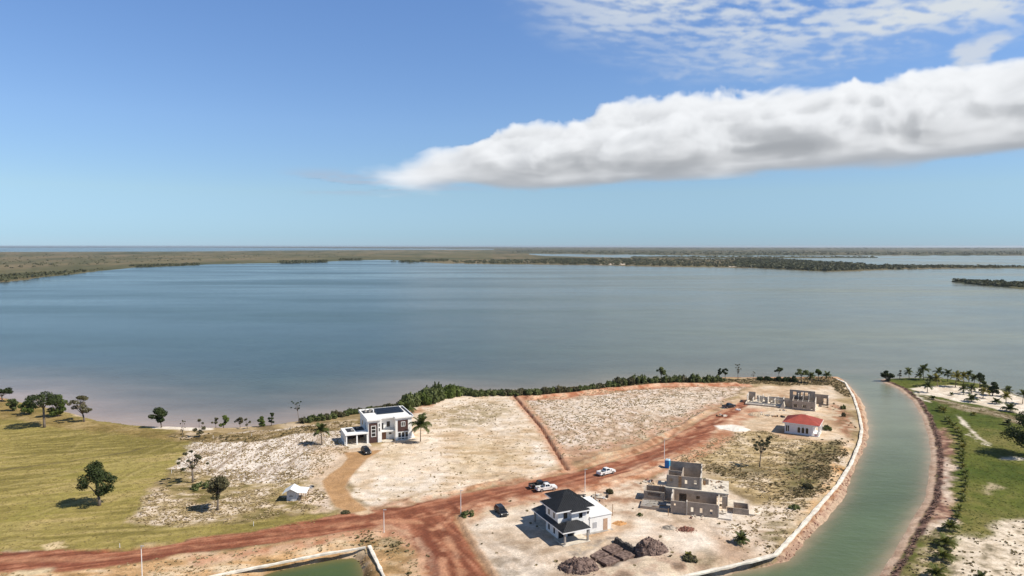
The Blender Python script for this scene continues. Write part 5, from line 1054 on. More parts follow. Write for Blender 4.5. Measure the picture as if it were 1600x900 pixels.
# ------------------------------------------------------------------ plants
def leaf_material(name, dark, light, trans=0.25):
    m = bpy.data.materials.new(name); m.use_nodes = True; nt = m.node_tree; b = nt.nodes['Principled BSDF']; out = nt.nodes['Material Output']
    at_ = nd(nt, 'ShaderNodeVertexColor', layer_name='tint'); oi = nd(nt, 'ShaderNodeObjectInfo')
    sp = nd(nt, 'ShaderNodeSeparateColor'); nt.links.new(at_.outputs[0], sp.inputs[0])
    f = mth(nt, 'ADD', mth(nt, 'MULTIPLY', sp.outputs[0], 0.75), mth(nt, 'MULTIPLY', oi.outputs['Random'], 0.25), clamp=True)
    c = mixc(nt, f, dark, light); nt.links.new(c, b.inputs['Base Color']); b.inputs['Roughness'].default_value = 0.6; b.inputs['Specular IOR Level'].default_value = 0.2
    tr = nd(nt, 'ShaderNodeBsdfTranslucent'); nt.links.new(c, tr.inputs[0]); mx = nd(nt, 'ShaderNodeMixShader', i_0=trans)
    nt.links.new(b.outputs[0], mx.inputs[1]); nt.links.new(tr.outputs[0], mx.inputs[2]); nt.links.new(mx.outputs[0], out.inputs[0]); return m
L_DARK = leaf_material('dark_leaf', (0.022, 0.036, 0.012), (0.075, 0.095, 0.030))
L_GREEN = leaf_material('green_leaf', (0.055, 0.085, 0.018), (0.155, 0.195, 0.045))
L_DRY = leaf_material('dusty_leaf', (0.065, 0.066, 0.032), (0.175, 0.155, 0.080))
L_MANG = leaf_material('mangrove_leaf', (0.060, 0.085, 0.026), (0.185, 0.205, 0.075))
L_PALM = leaf_material('palm_leaf', (0.040, 0.055, 0.014), (0.115, 0.130, 0.034), 0.25)
L_PALMR = leaf_material('young_palm_leaf', (0.060, 0.080, 0.016), (0.185, 0.190, 0.045), 0.35)
L_PALMY = leaf_material('yellow_palm_leaf', (0.11, 0.11, 0.018), (0.26, 0.22, 0.05), 0.3)
L_STRAW = leaf_material('straw_blade', (0.26, 0.19, 0.09), (0.58, 0.46, 0.28), 0.3)
L_BRUSH = leaf_material('low_brush_leaf', (0.12, 0.10, 0.042), (0.32, 0.25, 0.13), 0.3)
L_FAR = leaf_material('far_mangrove_leaf', (0.055, 0.064, 0.032), (0.125, 0.122, 0.060), 0.2)
M_BARK = material('grey_bark', (0.17, 0.135, 0.105), 0.95, 0.3, 4.0, 0.4); M_PALMBARK = material('palm_bark', (0.25, 0.19, 0.13), 0.95, 0.3, 5.0, 0.4)
def leaf_quads(rs, cen, rad, n, size, flat=1.0, up=0.35):
    """n small bent leaf sprays spread through clumps (cen, rad); denser near each clump's skin"""
    cen = np.asarray(cen, float); rad = np.asarray(rad, float)
    k = rs.choice(len(cen), n, p=rad**2/np.sum(rad**2)); d = rs.normal(size=(n, 3)); d /= np.linalg.norm(d, axis=1)[:, None]
    r = rad[k]*rs.uniform(0.35, 1.0, n)**0.5*rs.uniform(0.85, 1.12, n); p = cen[k]+d*r[:, None]*np.array((1, 1, flat))
    nr = d+rs.normal(size=(n, 3))*0.7+np.array((0, 0, up)); nr /= np.linalg.norm(nr, axis=1)[:, None]
    a = np.cross(nr, rs.normal(size=(n, 3))); a /= np.linalg.norm(a, axis=1)[:, None]; b = np.cross(nr, a); s = size*rs.uniform(0.6, 1.4, n)[:, None]
    c = 0.30*s*nr
    co = np.stack([p-a*s-b*s*0.25, p-b*s*0.75+c, p+a*s+b*s*0.2, p+b*s*0.75+c], 1).reshape(-1, 3)
    t = np.repeat(np.clip(rs.uniform(0, 1, len(cen))[k]*0.55+rs.uniform(0, 1, n)*0.45, 0, 1), 4)
    return co, np.arange(4*n).reshape(-1, 4), np.c_[t, t, t]
def foliage(name, rs, cen, rad, n, size, mat, parent=None, flat=1.0, up=0.35):
    co, q, t = leaf_quads(rs, cen, rad, n, size, flat, up); return np_mesh(name, co, q, mat, False, t)
def limbs(rs, h, spread, targets, r0, lean=(0, 0), fork=0.35):
    m = MB(); top = Vector((lean[0]*0.5, lean[1]*0.5, h*fork)); m.tube([(0, 0, -0.3), (0.04, 0, 0.12*h), top], [r0*1.35, r0, r0*0.8], 8)
    for t in targets:
        t = Vector(t); mid = top.lerp(t, 0.5)+Vector((rs.uniform(-.2, .2), rs.uniform(-.2, .2), 0.12*h*rs.uniform(0, 1)))
        rr = r0*rs.uniform(0.35, 0.6); m.tube([top, mid, t], [rr, rr*0.65, rr*0.2], 5)
    return m
def tree(name, px, py, ptop, wpx, label, mat, seed, group=None, low=0.42, n=2600, clumps=16, size=0.26, flat=0.75, lean=0.0, cover=1.0, trunk=None, shape='round', r0=None):
    rs = np.random.RandomState(seed); p = at(px, py); S = PXM(px, py); h = (py-ptop)/S*1.06; R_ = wpx/S/2; clumps = int(clumps*(1.7 if shape == 'sparse' else 1)); n = int(n*1.25); size = size*0.9
    t = thing(name, label, 'tree', p, 0.0, group)
    cen = []; rad = []
    for k in range(clumps):
        a = 2*math.pi*(k+rs.uniform(-.3, .3))/clumps*2.4; u = rs.uniform(0, 1)
        if shape == 'umbrella': z = h*(0.80+0.14*rs.uniform(-1, 1)); rr = R_*math.sqrt(rs.uniform(0.03, 0.95))*0.85
        elif shape == 'sparse': z = h*rs.uniform(low, 0.95); rr = R_*rs.uniform(0.2, 0.9)
        else: z = h*(low+(0.94-low)*u); rr = R_*math.sqrt(max(0.05, 1-(2*u-0.9)**2))*rs.uniform(0.15, 0.82)
        cen.append((rr*math.cos(a)+lean*z/h, rr*math.sin(a)*0.9, z)); rad.append(R_*rs.uniform(0.20, 0.36)*(0.50 if shape == 'sparse' else 1)*cover)
    limbs(rs, h, R_, [c for c in cen[:12]], r0 or max(0.10, 0.032*h), (lean*0.6, 0), trunk or low*0.8).build('trunk', M_BARK, t, True)
    link('crown', foliage('crown', rs, cen, rad, n, size, mat, flat=flat), t)
    return t
# -- the meadow and the near lots
tree('broadleaf_tree', 155, 790, 725, 66, 'dark spreading tree alone on the open meadow with a long shadow', L_DARK, 1, low=0.24, n=5200, clumps=30, size=0.21, lean=-0.5, cover=0.92, trunk=0.22)
tree('broadleaf_tree', 301, 754, 705, 50, 'sparse forked tree at the edge of the white stubble', L_DRY, 2, low=0.5, n=700, clumps=9, size=0.24, shape='sparse', cover=0.8, flat=0.5)
tree('broadleaf_tree', 340, 797, 746, 54, 'grey-green tree below the white stubble with two shadow arms', L_DRY, 3, low=0.40, n=2300, clumps=18, size=0.22, lean=0.5)
tree('sparse_tree', 1187, 730, 683, 36, 'thin leaning tree alone on the dry lot before the red roof', L_DRY, 4, low=0.55, n=900, clumps=12, size=0.22, shape='sparse', lean=0.9, cover=0.9, r0=0.16)
tree('broadleaf_tree', 1606, 712, 650, 92, 'big dark tree at the right edge of the green lawn', L_DARK, 5, low=0.30, n=5200, clumps=30, size=0.25, flat=0.85, cover=0.85)
# -- left shore
tree('broadleaf_tree', 3, 628, 606, 32, 'dark wind-bent tree at the left end of the lake shore', L_DARK, 6, low=0.45, n=1300, clumps=10, flat=0.55)
tree('umbrella_tree', 69, 668, 616, 56, 'tall flat-crowned tree standing in front of the shore thicket', L_DARK, 7, low=0.55, n=2400, clumps=17, shape='umbrella', flat=0.5, trunk=0.55)
tree('broadleaf_tree', 131, 659, 620, 50, 'open grey tree with bare twisted limbs beside the lake', L_DRY, 8, low=0.36, n=1300, clumps=15, cover=0.75, flat=0.55, lean=-1.0)
tree('broadleaf_tree', 90, 651, 619, 38, 'lush green tree between the flat-crowned tree and the bare-limbed tree', L_GREEN, 9, low=0.16, n=2600, clumps=18)
tree('broadleaf_tree', 43, 648, 627, 30, 'low bright green tree left of the flat-crowned tree', L_GREEN, 10, low=0.25, n=1600, clumps=13)
tree('broadleaf_tree', 20, 642, 623, 24, 'small green tree at the left end of the thicket', L_MANG, 11, low=0.2, n=1100, clumps=10)
tree('broadleaf_tree', 252, 668, 641, 36, 'rounded tree with a dark shadow beside the white sand beach', L_DARK, 12, low=0.42, n=2200, clumps=16, lean=-1.0)
tree('sparse_tree', 285, 684, 655, 10, 'thin nearly bare sapling on the shore grass', L_DRY, 13, low=0.3, n=120, clumps=6, shape='sparse', size=0.18, r0=0.08)
tree('sparse_tree', 311, 683, 656, 22, 'grey ragged small tree behind the edge of the stubble', L_DRY, 14, low=0.22, n=650, clumps=10, size=0.2)
tree('sparse_tree', 337, 668, 653, 14, 'small grey tree left of a bright green one at the water', L_DRY, 15, low=0.4, n=420, clumps=7, size=0.2)
tree('broadleaf_tree', 349, 668, 650, 22, 'small bright green leaning tree at the water edge', L_GREEN, 16, low=0.2, n=900, clumps=9, size=0.22, lean=0.5)
tree('sparse_tree', 375, 668, 652, 18, 'dull green small tree on the shore, first of two close together', L_DRY, 17, low=0.35, n=520, clumps=8, size=0.2)
tree('sparse_tree', 386, 670, 653, 12, 'thin grey small tree on the shore, second of two close together', L_DRY, 18, low=0.35, n=260, clumps=6, size=0.18)
tree('broadleaf_tree', 408, 667, 652, 20, 'low bright green shrubby tree beside a darker taller one', L_GREEN, 19, low=0.1, n=900, clumps=10, size=0.22)
tree('broadleaf_tree', 424, 665, 645, 13, 'dark upright small tree beside a bright green shrubby one', L_DARK, 20, low=0.2, n=760, clumps=9, size=0.22)
tree('bare_tree', 467, 662, 625, 24, 'tall bare dead-looking tree leaning over the lake shore', L_DARK, 21, low=0.55, n=170, clumps=7, shape='sparse', size=0.22, lean=-1.2, cover=0.6, flat=0.4, r0=0.11, trunk=0.5)
# -- trees on the far headland
tree('broadleaf_tree', 1033, 594, 575, 20, 'tall light green tree above the headland thicket', L_MANG, 22, low=0.45, n=900, clumps=10, flat=0.7)
tree('broadleaf_tree', 1124, 594, 576, 13, 'dark round-crowned tree with thin trunk, left of a touching pair', L_DARK, 23, low=0.45, n=600, clumps=7)
tree('broadleaf_tree', 1133, 594, 576, 13, 'dark round-crowned tree with thin trunk, right of a touching pair', L_DARK, 24, low=0.45, n=600, clumps=7)
tree('bare_tree', 1153, 593, 565, 11, 'tallest ragged bare tree on the headland', L_DRY, 25, low=0.35, n=170, clumps=7, shape='sparse', size=0.22, r0=0.14)
tree('bare_tree', 1177, 593, 581, 7, 'small thin bare tree between the tall bare tree and round shrubs', L_DRY, 26, low=0.4, n=80, clumps=5, shape='sparse', size=0.18, r0=0.07)
tree('broadleaf_tree', 1217, 592, 575, 16, 'dark double-crowned tree standing over dark shrubs on the headland', L_DARK, 27, low=0.55, n=700, clumps=8)
tree('umbrella_tree', 1252, 596, 579, 22, 'broad green flat-topped tree behind the distant block walls', L_MANG, 28, low=0.55, n=900, clumps=10, shape='umbrella', flat=0.6)
tree('broadleaf_tree', 1279, 594, 578, 15, 'bright green tree at the right end of the headland', L_GREEN, 29, low=0.45, n=700, clumps=8)
tree('broadleaf_tree', 1385, 595, 580, 24, 'dense dark mangrove tree at the tip beside the canal mouth', L_DARK, 30, low=0.10, n=1700, clumps=14)
tree('broadleaf_tree', 1406, 593, 579, 8, 'small thin-topped tree right of the canal mouth mangrove', L_DRY, 31, low=0.4, n=260, clumps=5)
tree('broadleaf_tree', 1531, 606, 584, 20, 'dark tall-crowned tree between the beach palms', L_DARK, 32, low=0.45, n=1100, clumps=11)
tree('broadleaf_tree', 1551, 618, 595, 26, 'dense dark tree at the right end of the palm grove', L_DARK, 33, low=0.15, n=1900, clumps=15)
tree('broadleaf_tree', 1536, 613, 596, 18, 'dark leafy tree behind the yellow palms on the beach', L_MANG, 34, low=0.15, n=1000, clumps=10)
# -- shrubs along the shore: a few shapes, copied
def shrub_mesh(seed, mat, n=900, size=0.20):
    rs = np.random.RandomState(seed); k = 13; a = rs.uniform(0, 6.28, k); r = np.sqrt(rs.uniform(0.0, 0.75, k)); z = 0.28+0.42*(1-r)*rs.uniform(0.6, 1.3, k)
    return foliage('shrub', rs, np.c_[r*np.cos(a), r*np.sin(a), z], rs.uniform(0.24, 0.38, k), n, size/2.0, mat, flat=0.85, up=0.6)
SH = [shrub_mesh(50+i, m) for i, m in enumerate((L_MANG, L_MANG, L_DARK, L_DRY, L_MANG, L_GREEN, L_DRY, L_DARK))]
rsh = np.random.RandomState(9)
def shrub(px, py, ptop, wpx, kinds, label, group, name='shore_bush'):
    p = at(px, py); S = PXM(px, py); h = (py-ptop)/S*1.08; w = wpx/S/2*1.15; ax = rsh.uniform(0.8, 1.3)
    return tag(link(name, SH[kinds[rsh.randint(len(kinds))]], None, (p.x, p.y, p.z-0.15*h), (0, 0, rsh.uniform(0, 6.28)), (w*ax, w, h*rsh.uniform(0.85, 1.15))), label, 'bush', group)
G1, G2, G3 = 'grey-green bushes below the modern house shore', 'tall bright mangrove bushes at the shore bend', 'mangrove bushes along the headland shore'
for x, b, t in ((475,661,651),(483,660,649),(491,658,647),(499,657,646),(507,655,645),(515,654,643),(523,652,641),(531,651,641),(539,650,640),(547,648,638),(555,647,637),(563,645,636),(572,643,636),(581,641,635),(590,641,633),(600,641,630),(609,640,627),(617,640,626),(625,639,625)):
    shrub(x+rsh.uniform(-2, 2), b, t-rsh.uniform(-1, 2), 14+rsh.uniform(-3, 4), (0, 3, 6, 4), 'grey-green low bush on the shore left of the bright mangroves', G1)
for x, b, t in ((632,637,620),(641,632,617),(648,631,614),(656,628,609),(664,627,605),(671,623,603),(679,621,600),(686,622,602),(694,618,600),(702,617,599),(709,616,598),(716,615,601),(722,614,604),(660,630,614),(672,628,611)):
    shrub(x+rsh.uniform(-3, 3), b+2, t-5, 24, (0, 4, 5, 1), 'tall bright green mangrove bush in the clump at the shore bend', G2)
for x, b, t in ((731,617,609),(739,618,608),(747,618,608),(756,618,605),(766,618,606),(775,617,608),(785,617,609),(795,617,606),(805,617,608),(814,616,605),(824,617,606),(833,616,607),(842,616,606),(851,615,603),(862,615,604),(872,614,601),(882,613,602),(891,613,603),(900,612,603),(910,611,602),(919,610,600),(928,609,598),(937,608,597),(948,607,595),(957,604,593),(966,602,590),(975,601,587),(984,600,587),(993,599,587),(1002,599,586),(1010,597,587),(1018,597,588),(1026,597,587),(1042,598,584),(1050,597,584),(1059,597,585),(1067,597,586),(1076,597,584),(1085,597,582),(1094,597,586),(1103,596,586),(1112,596,585),(1120,596,586),(1129,595,587)):
    shrub(x+rsh.uniform(-2, 2), b+rsh.uniform(-.5, 1), t-rsh.uniform(-1, 3.5), 14+rsh.uniform(-4, 6), (0, 0, 4, 1, 6, 3), 'dark green mangrove bush in the long row along the headland shore', G3)
for x, b, t, w, l in ((1187,594,585,10,'round dark shrub on the headland, left of two balls'),(1200,594.5,585,11,'round dark shrub on the headland, right of two balls'),(1216,595,587,11,'dark shrub under the double-crowned tree'),(1230,596,586,15,'wide dark shrub right of the double-crowned tree'),(1241,597,583,9,'tall dull shrub behind the distant block walls')):
    shrub(x, b, t, w, (2, 7), l, None, 'round_shrub')
for x, y, w, h, l in ((316,762,22,12,'low grey-green bush between two meadow trees'),(732,806,18,10,'yellow-green bush at the corner of the road junction'),(540,801,12,4,'flat green bush at the mouth of the tan drive'),(952,771,12,9,'dark green bush near the junk heap by the road'),(1078,874,20,9,'spiky low bush on the sand by the canal wall'),(1262,762,16,9,'dark green bush on the dry lot near the canal wall'),(1240,795,16,9,'dark low bush beside the canal wall bend'),(1292,672,12,10,'low green bush beside the canal wall near the red roof'),(1317,639,7,8,'small bush by the canal wall, upper one'),(1318,651,7,8,'small bush by the canal wall, lower one'),(1000,806,9,5,'small green bush left of the grey block house front'),(1090,752,24,5,'low dark thicket on the dry lot behind the block house'),(1432,604,10,4,'small green bush at the canal tip')):
    shrub(x, y, y-h, w, (3, 6, 0), l, None, 'low_bush')

# ------------------------------------------------------------------ palms: trunk and single fronds
def frond_mesh(name, seed, a0, a1, mat, nleaf=17, wide=0.36):
    """one pinnate frond of unit length whose rib bends from angle a0 to a1 above the horizontal"""
    rs = np.random.RandomState(seed); co = []; q = []; tt = []
    us = np.linspace(0, 1, 41); an = np.radians(a0+(a1-a0)*us**1.3); rib = np.c_[np.r_[0, np.cumsum(np.cos(an[1:])*np.diff(us))], us*0, np.r_[0, np.cumsum(np.sin(an[1:])*np.diff(us))]]
    pt = lambda u: np.array([np.interp(u, us, rib[:, i]) for i in range(3)])
    def quad(a, b, c, d, t):
        k = len(co); co.extend([a, b, c, d]); q.append((k, k+1, k+2, k+3)); tt.extend([t]*4)
    for u0, u1 in zip(np.linspace(0, 1, 8)[:-1], np.linspace(0, 1, 8)[1:]): a, b = pt(u0), pt(u1); s = np.array((0, 0.016*(1-u0*0.7), 0)); quad(a-s, b-s, b+s, a+s, 0.9)
    for i in range(nleaf):
        u = 0.10+0.88*i/(nleaf-1); p = pt(u); d = pt(min(1, u+0.05))-pt(u-0.05); d /= np.linalg.norm(d)+1e-9; ln = wide*(0.35+0.65*math.sin(math.pi*min(1, 0.12+0.84*u)))*rs.uniform(0.85, 1.1); t = rs.uniform(0, 0.9); w = d*0.034
        for s in (-1, 1): e = p+d*ln*0.55+np.array((0, s*ln*0.75, -ln*rs.uniform(0.25, 0.55))); quad(p-w, p+w, e+w*0.55, e-w*0.35, t)
    return np_mesh(name, np.array(co), np.array(q), mat, False, np.c_[tt, tt, tt])
FR = {}
for key, mat in (('g', L_PALM), ('y', L_PALMY), ('r', L_PALMR)):
    FR[key] = [frond_mesh('frond', 3, 82, 25, mat), frond_mesh('frond', 5, 52, -40, mat), frond_mesh('frond', 7, 18, -72, mat)]
TRUNK = {}
def palm(px, py, ptop, label, group=None, crown=1.0, young=False, key='g', n=19, name='coconut_palm'):
    rs = np.random.RandomState(int(px*7+py)); p = at(px, py); S = PXM(px, py); H = (py-ptop)/S*1.06
    t = thing(name, label, 'palm', p, rs.uniform(0, 6.28), group)
    th = H*(0.14 if young else 0.62); fl = (H*0.86 if young else max(H*0.46, 2.3))*crown
    lean = rs.uniform(0.0, 0.10)*H; r0 = 0.09 if young else 0.12
    m = MB(); m.tube([(0, 0, -0.2), (lean*0.3, 0, th*0.45), (lean, 0, th)], [r0*1.5, r0, r0*0.85], 7); m.tube([(lean, 0, th), (lean, 0, th+0.25)], [r0*1.3, r0*0.5], 6); m.build('trunk', M_PALMBARK, t, True)
    for k in range(n):
        u = (k+0.5)/n; v = 0 if u < 0.38 else (1 if u < 0.78 else 2)
        if young: v = 0 if u < 0.45 else 1
        s = fl*rs.uniform(0.85, 1.12); link('frond', FR[key][v], t, (lean, 0, th+0.1), (rs.uniform(-.15, .15), rs.uniform(-.12, .12), k*2.4+rs.uniform(-.25, .25)), (s, s, s))
    return t
palm(503, 695, 663, 'coconut palm on the left of the modern house')
palm(657, 690, 652, 'coconut palm on the right of the modern house', crown=1.1)
palm(634, 646, 626, 'coconut palm behind the modern house beside the mangroves', young=True)
palm(1292, 596, 583, 'small palm at the right end of the headland'); palm(1268, 599, 583, 'palm before the flat-topped tree behind the block walls')
palm(1157, 848, 831, 'young dark palm on the sand between block house and canal wall', young=True); palm(1075, 871, 862, 'very small yellow palm on the sand near the canal wall', young=True, key='y')
BG = 'coconut palms on the sandy tip'
for x, b, t, k, l in ((1421,593,576,'g',None),(1443,593,571,'g',None),(1436,594,584,'g',None),(1467,595,576,'g',None),(1481,596,578,'g',None),(1465,604,586,'y',None),(1452,603,586,'g',None),(1493,605,582,'y',None),(1506,600,582,'y',None),(1514,597,580,'g',None),(1522,602,587,'g',None),(1506,616,604,'g',None),(1518,614,603,'g',None),(1536,622,607,'y',None),(1449,613,598,'g',None)):
    palm(x, b, t, 'yellowing coconut palm in the grove on the sandy tip' if k == 'y' else 'coconut palm in the grove on the sandy tip', BG, key=k, crown=1.05, n=17)
for x, b, t, y, k, l in ((1574,620,606,False,'g','slim palm on the beach behind a yellow one'),(1572,629,615,False,'y','yellowish palm on the white beach'),(1598,631,610,False,'g','tall palm at the right edge of the beach'),(1558,631,621,True,'g','young palm alone on the white beach'),(1577,643,629,True,'g','bushy young palm where beach meets grass'),(1518,628,615,True,'g','young palm at the lower edge of the white sand'),(1487,618,613,True,'g','tiny palm on the white sand'),(1458,624,617,True,'g','small palm beside the sandy track'),(1521,649,643,True,'y','tiny pale palm alone on the lawn'),(1575,664,655,True,'g','small palm on the lawn left of the big dark tree')):
    palm(x, b, t, l, None, young=y, key=k)
AV = 'young palms in a row along the canal lawn'
for i, (x, b, t) in enumerate(((1469,642,631),(1475,644,634),(1481,659,648),(1484,663,653),(1490,668,658),(1495,675,665),(1498,680,669),(1500,686,676),(1503,694,683),(1505,702,690),(1503,709,699),(1503,716,706),(1504,723,714),(1505,732,722),(1508,742,731),(1509,751,741),(1509,761,750),(1506,772,762),(1504,782,770),(1499,798,786),(1496,811,798))):
    palm(x, b, t, 'yellow-green young palm in the row along the lawn beside the canal' if i % 4 == 1 else 'young coconut palm in the row along the lawn beside the canal', AV, young=True, key='y' if i % 4 == 1 else 'r', n=11, crown=0.84)
palm(1485, 829, 812, 'young palm at the bend of the row, half way down the canal lawn', young=True, key='r'); palm(1477, 854, 832, 'larger young palm, third from the bottom of the canal row', young=True, key='r', n=14)
palm(1474, 875, 854, 'broad young palm, second from the bottom of the canal row', young=True, key='r', n=14); palm(1461, 902, 880, 'young palm at the bottom of the canal row', young=True, key='r', n=14); palm(1532, 905, 893, 'tiny palm on the pale sand at the bottom right', young=True)

# ------------------------------------------------------------------ ground cover nobody could count
def scatter_on(weight, n, rs):
    w = np.clip(weight, 0, None)*AREA; w = w/w.sum(); i = rs.choice(len(X), n, p=w)
    return X[i]+rs.uniform(-.3, .3, n), Y[i]+rs.uniform(-.25, .25, n), i
AREA = (np.gradient(xs)[None, :]*np.gradient(ys)[:, None]).ravel()*((Y < 345) & (Y > 105) & (np.abs(X) < 0.95*Y))
def tufts(name, weight, n, h, w, mat, seed, blades=3, tint=None, kind='stuff'):
    rs = np.random.RandomState(seed); x, y, i = scatter_on(weight, n, rs); z = ground_z(x, y); hh = h*rs.uniform(0.5, 1.5, n); ww = w*rs.uniform(0.6, 1.4, n); co = []; tt = rs.uniform(0, 1, n) if tint is None else np.clip(tint[i]+rs.uniform(-.3, .3, n), 0, 1)
    P = np.c_[x, y, z-0.04]
    for b in range(blades):
        a = rs.uniform(0, 6.28, n); d = np.c_[np.cos(a), np.sin(a), a*0]; o = np.c_[-np.sin(a), np.cos(a), a*0]*rs.uniform(0.2, 0.8, n)[:, None]*ww[:, None]; up = np.c_[a*0, a*0, hh]
        co.append(np.stack([P-d*ww[:, None]*0.5, P+d*ww[:, None]*0.5, P+d*ww[:, None]*0.42+up*0.9+o, P-d*ww[:, None]*0.42+up+o], 1))
    co = np.stack(co, 1).reshape(-1, 3); t = np.repeat(tt, 4*blades)
    return tag(link(name, np_mesh(name, co, np.arange(len(co)).reshape(-1, 4), mat, False, np.c_[t, t, t])), kind=kind)
patch = sstep(N1, 0.46, 0.62); patch2 = sstep(N2, 0.50, 0.66)
sandy = ZONE['sandy_lot']
tufts('dry_grass', (ZONE['straw_lot']*0.45+ZONE['dry_lot']*1.1+ZONE['rough_grass']*0.9+ZONE['sandy_lot']*0.06+ZONE['tuft_patch']*0.3+ZONE['south_edge']*0.5+0.25*ZONE['pond_side'])*(0.12+patch*0.6+patch2*0.6)*(1-rd)*(1-ZONE['drive'])*main, 17000, 0.15, 0.40, L_STRAW, 101)
tufts('stubble_stalks', ZONE['stubble']*(0.35+patch2), 5000, 0.22, 0.26, L_STRAW, 102)
tufts('low_brush', ZONE['brush_strip']*0.8+ZONE['green_patch']*(0.3+patch)+ZONE['green_patch2']*0.8*patch+ZONE['shore_grass']*0.35*patch+ZONE['pond_green']*0.4*patch+0.02*ZONE['white_lot']*patch2*(1-ZONE['pit'])+0.22*ZONE['east_red']*patch, 4200, 0.30, 0.5, L_BRUSH, 103, 4)
tufts('bank_brush', np.where(T, sstep(0.9-d_brush, 0, 0.7)*(d_ce < 14), 0)+np.where(T, 0.08*ZONE['spoil_bank']*patch2, 0), 500, 0.20, 0.36, leaf_material('dead_brush', (0.09, 0.058, 0.045), (0.24, 0.15, 0.115), 0.2), 104, 4)
tufts('lawn_grass', np.where(T & (s_tip > 5), 0.7+0.3*patch, 0)*(1-ZONE['tip_beach'])*(1-ZONE['south_sand'])*(1-ZONE['tip_track'])*(1-ZONE['spoil_bank'])*(1-ZONE['tip_track4']), 9000, 0.09, 0.40, leaf_material('lawn_blade', (0.075, 0.10, 0.016), (0.15, 0.16, 0.036), 0.35), 105, 2)
tufts('sand_weed', np.where(T, ZONE['south_sand']*patch2+0.7*ZONE['south_straw'], 0), 700, 0.2, 0.35, L_BRUSH, 106, 3)
tufts('meadow_grass', ZONE['meadow']*(0.3+0.7*sstep(mow, 0.42, 0.60)), 12000, 0.07, 0.5, leaf_material('meadow_blade', (0.22, 0.175, 0.055), (0.40, 0.31, 0.13), 0.35), 107, 2)

# ------------------------------------------------------------------ far mangrove woods: masses of crowns too far off to part
def far_wood(name, areas, seed, size=3.0, mat=L_FAR):
    rs = np.random.RandomState(seed); C_ = []; Rr = []
    for px, n, hgt in areas:
        P = GP(px, 0.0); lo, hi = np.array(px).min(0), np.array(px).max(0); got = 0; pp = np.array(px, float)
        while got < n:
            q = rs.uniform(lo, hi, (n*3, 2)); q = q[sdpoly(q[:, 0], q[:, 1], pp) > 0][:n-got]; got += len(q)
            for a, b in q: g = G(a, b, 0); C_.append((g.x, g.y, hgt*rs.uniform(0.25, 0.7))); Rr.append(hgt*rs.uniform(0.45, 0.85))
    C_ = np.array(C_); Rr = np.array(Rr); n = len(C_)*9; k = np.repeat(np.arange(len(C_)), 9)
    d = rs.normal(size=(n, 3)); d[:, 2] = np.abs(d[:, 2])*0.7; d /= np.linalg.norm(d, axis=1)[:, None]; p = C_[k]+d*Rr[k][:, None]*np.array((1.3, 1.3, 0.8))
    nr = d+rs.normal(size=(n, 3))*0.5; nr /= np.linalg.norm(nr, axis=1)[:, None]; a = np.cross(nr, rs.normal(size=(n, 3))); a /= np.linalg.norm(a, axis=1)[:, None]; b = np.cross(nr, a); s = (Rr[k]*rs.uniform(0.35, 0.8, n))[:, None]
    co = np.stack([p-a*s, p-b*s, p+a*s, p+b*s], 1).reshape(-1, 3); co[:, 2] = np.maximum(co[:, 2], 0.15); t = np.repeat(rs.uniform(0, 1, len(C_))[k]*0.6+rs.uniform(0, .4, n), 4)
    return tag(link(name, np_mesh(name, co, np.arange(4*n).reshape(-1, 4), mat, False, np.c_[t, t, t])), kind='stuff')
far_wood('mangrove_fringe', [
    ([(-300,455),(0,432),(60,428),(115,425),(160,421),(160,423),(110,429),(60,434),(0,442),(-300,475)], 900, 5.0), ([(200,416),(310,412.6),(310,414.2),(215,418)], 260, 5.0),
    ([(435,409.6),(512,408.6),(510,410.2),(440,411.8)], 240, 6.0), ([(530,405.8),(565,405.6),(565,406.8),(530,407.2)], 80, 6.0), ([(0,396),(500,393),(600,392),(600,400),(300,408),(0,420)], 420, 4.0),
    ([(610,409.5),(640,408.6),(660,410),(640,411)], 60, 5.0), ([(655,407),(700,406),(700,409),(660,409.5)], 120, 6.0), ([(700,408.5),(870,405),(880,413),(720,412)], 420, 5.0)], 201)
far_wood('mangrove_wood', [
    ([(865,405),(935,406),(935,414),(875,413.4)], 420, 6.0), ([(935,404),(1160,405.6),(1160,418),(935,414.5)], 900, 5.0), ([(1150,406),(1190,405),(1240,407.5),(1300,411.6),(1350,414),(1345,422),(1290,424),(1240,421.5),(1180,418.6),(1150,418)], 2200, 7.0),
    ([(1350,414.5),(1480,416),(1600,417.4),(1850,418.8),(1850,420.6),(1600,418.9),(1480,419.4),(1350,422)], 700, 5.0)], 202)
far_wood('island_mangrove', [([(1490,440),(1540,441.8),(1600,444),(1700,448),(1700,459),(1600,450.8),(1540,446),(1500,441.8)], 900, 4.5)], 203, mat=L_FAR)
far_wood('distant_wood', [([(800,387.2),(2000,387.6),(2000,390),(800,388.8)], 900, 14.0), ([(800,391),(1100,392),(1600,392.5),(1600,398.5),(1110,399),(905,396.5),(800,395.5)], 1300, 8.0), ([(990,401.4),(1100,401.5),(1365,401.8),(1365,402.7),(1100,403.3),(990,402.8)], 260, 6.0), ([(0,386),(800,386),(800,387.2),(0,386.6)], 300, 16.0)], 204)
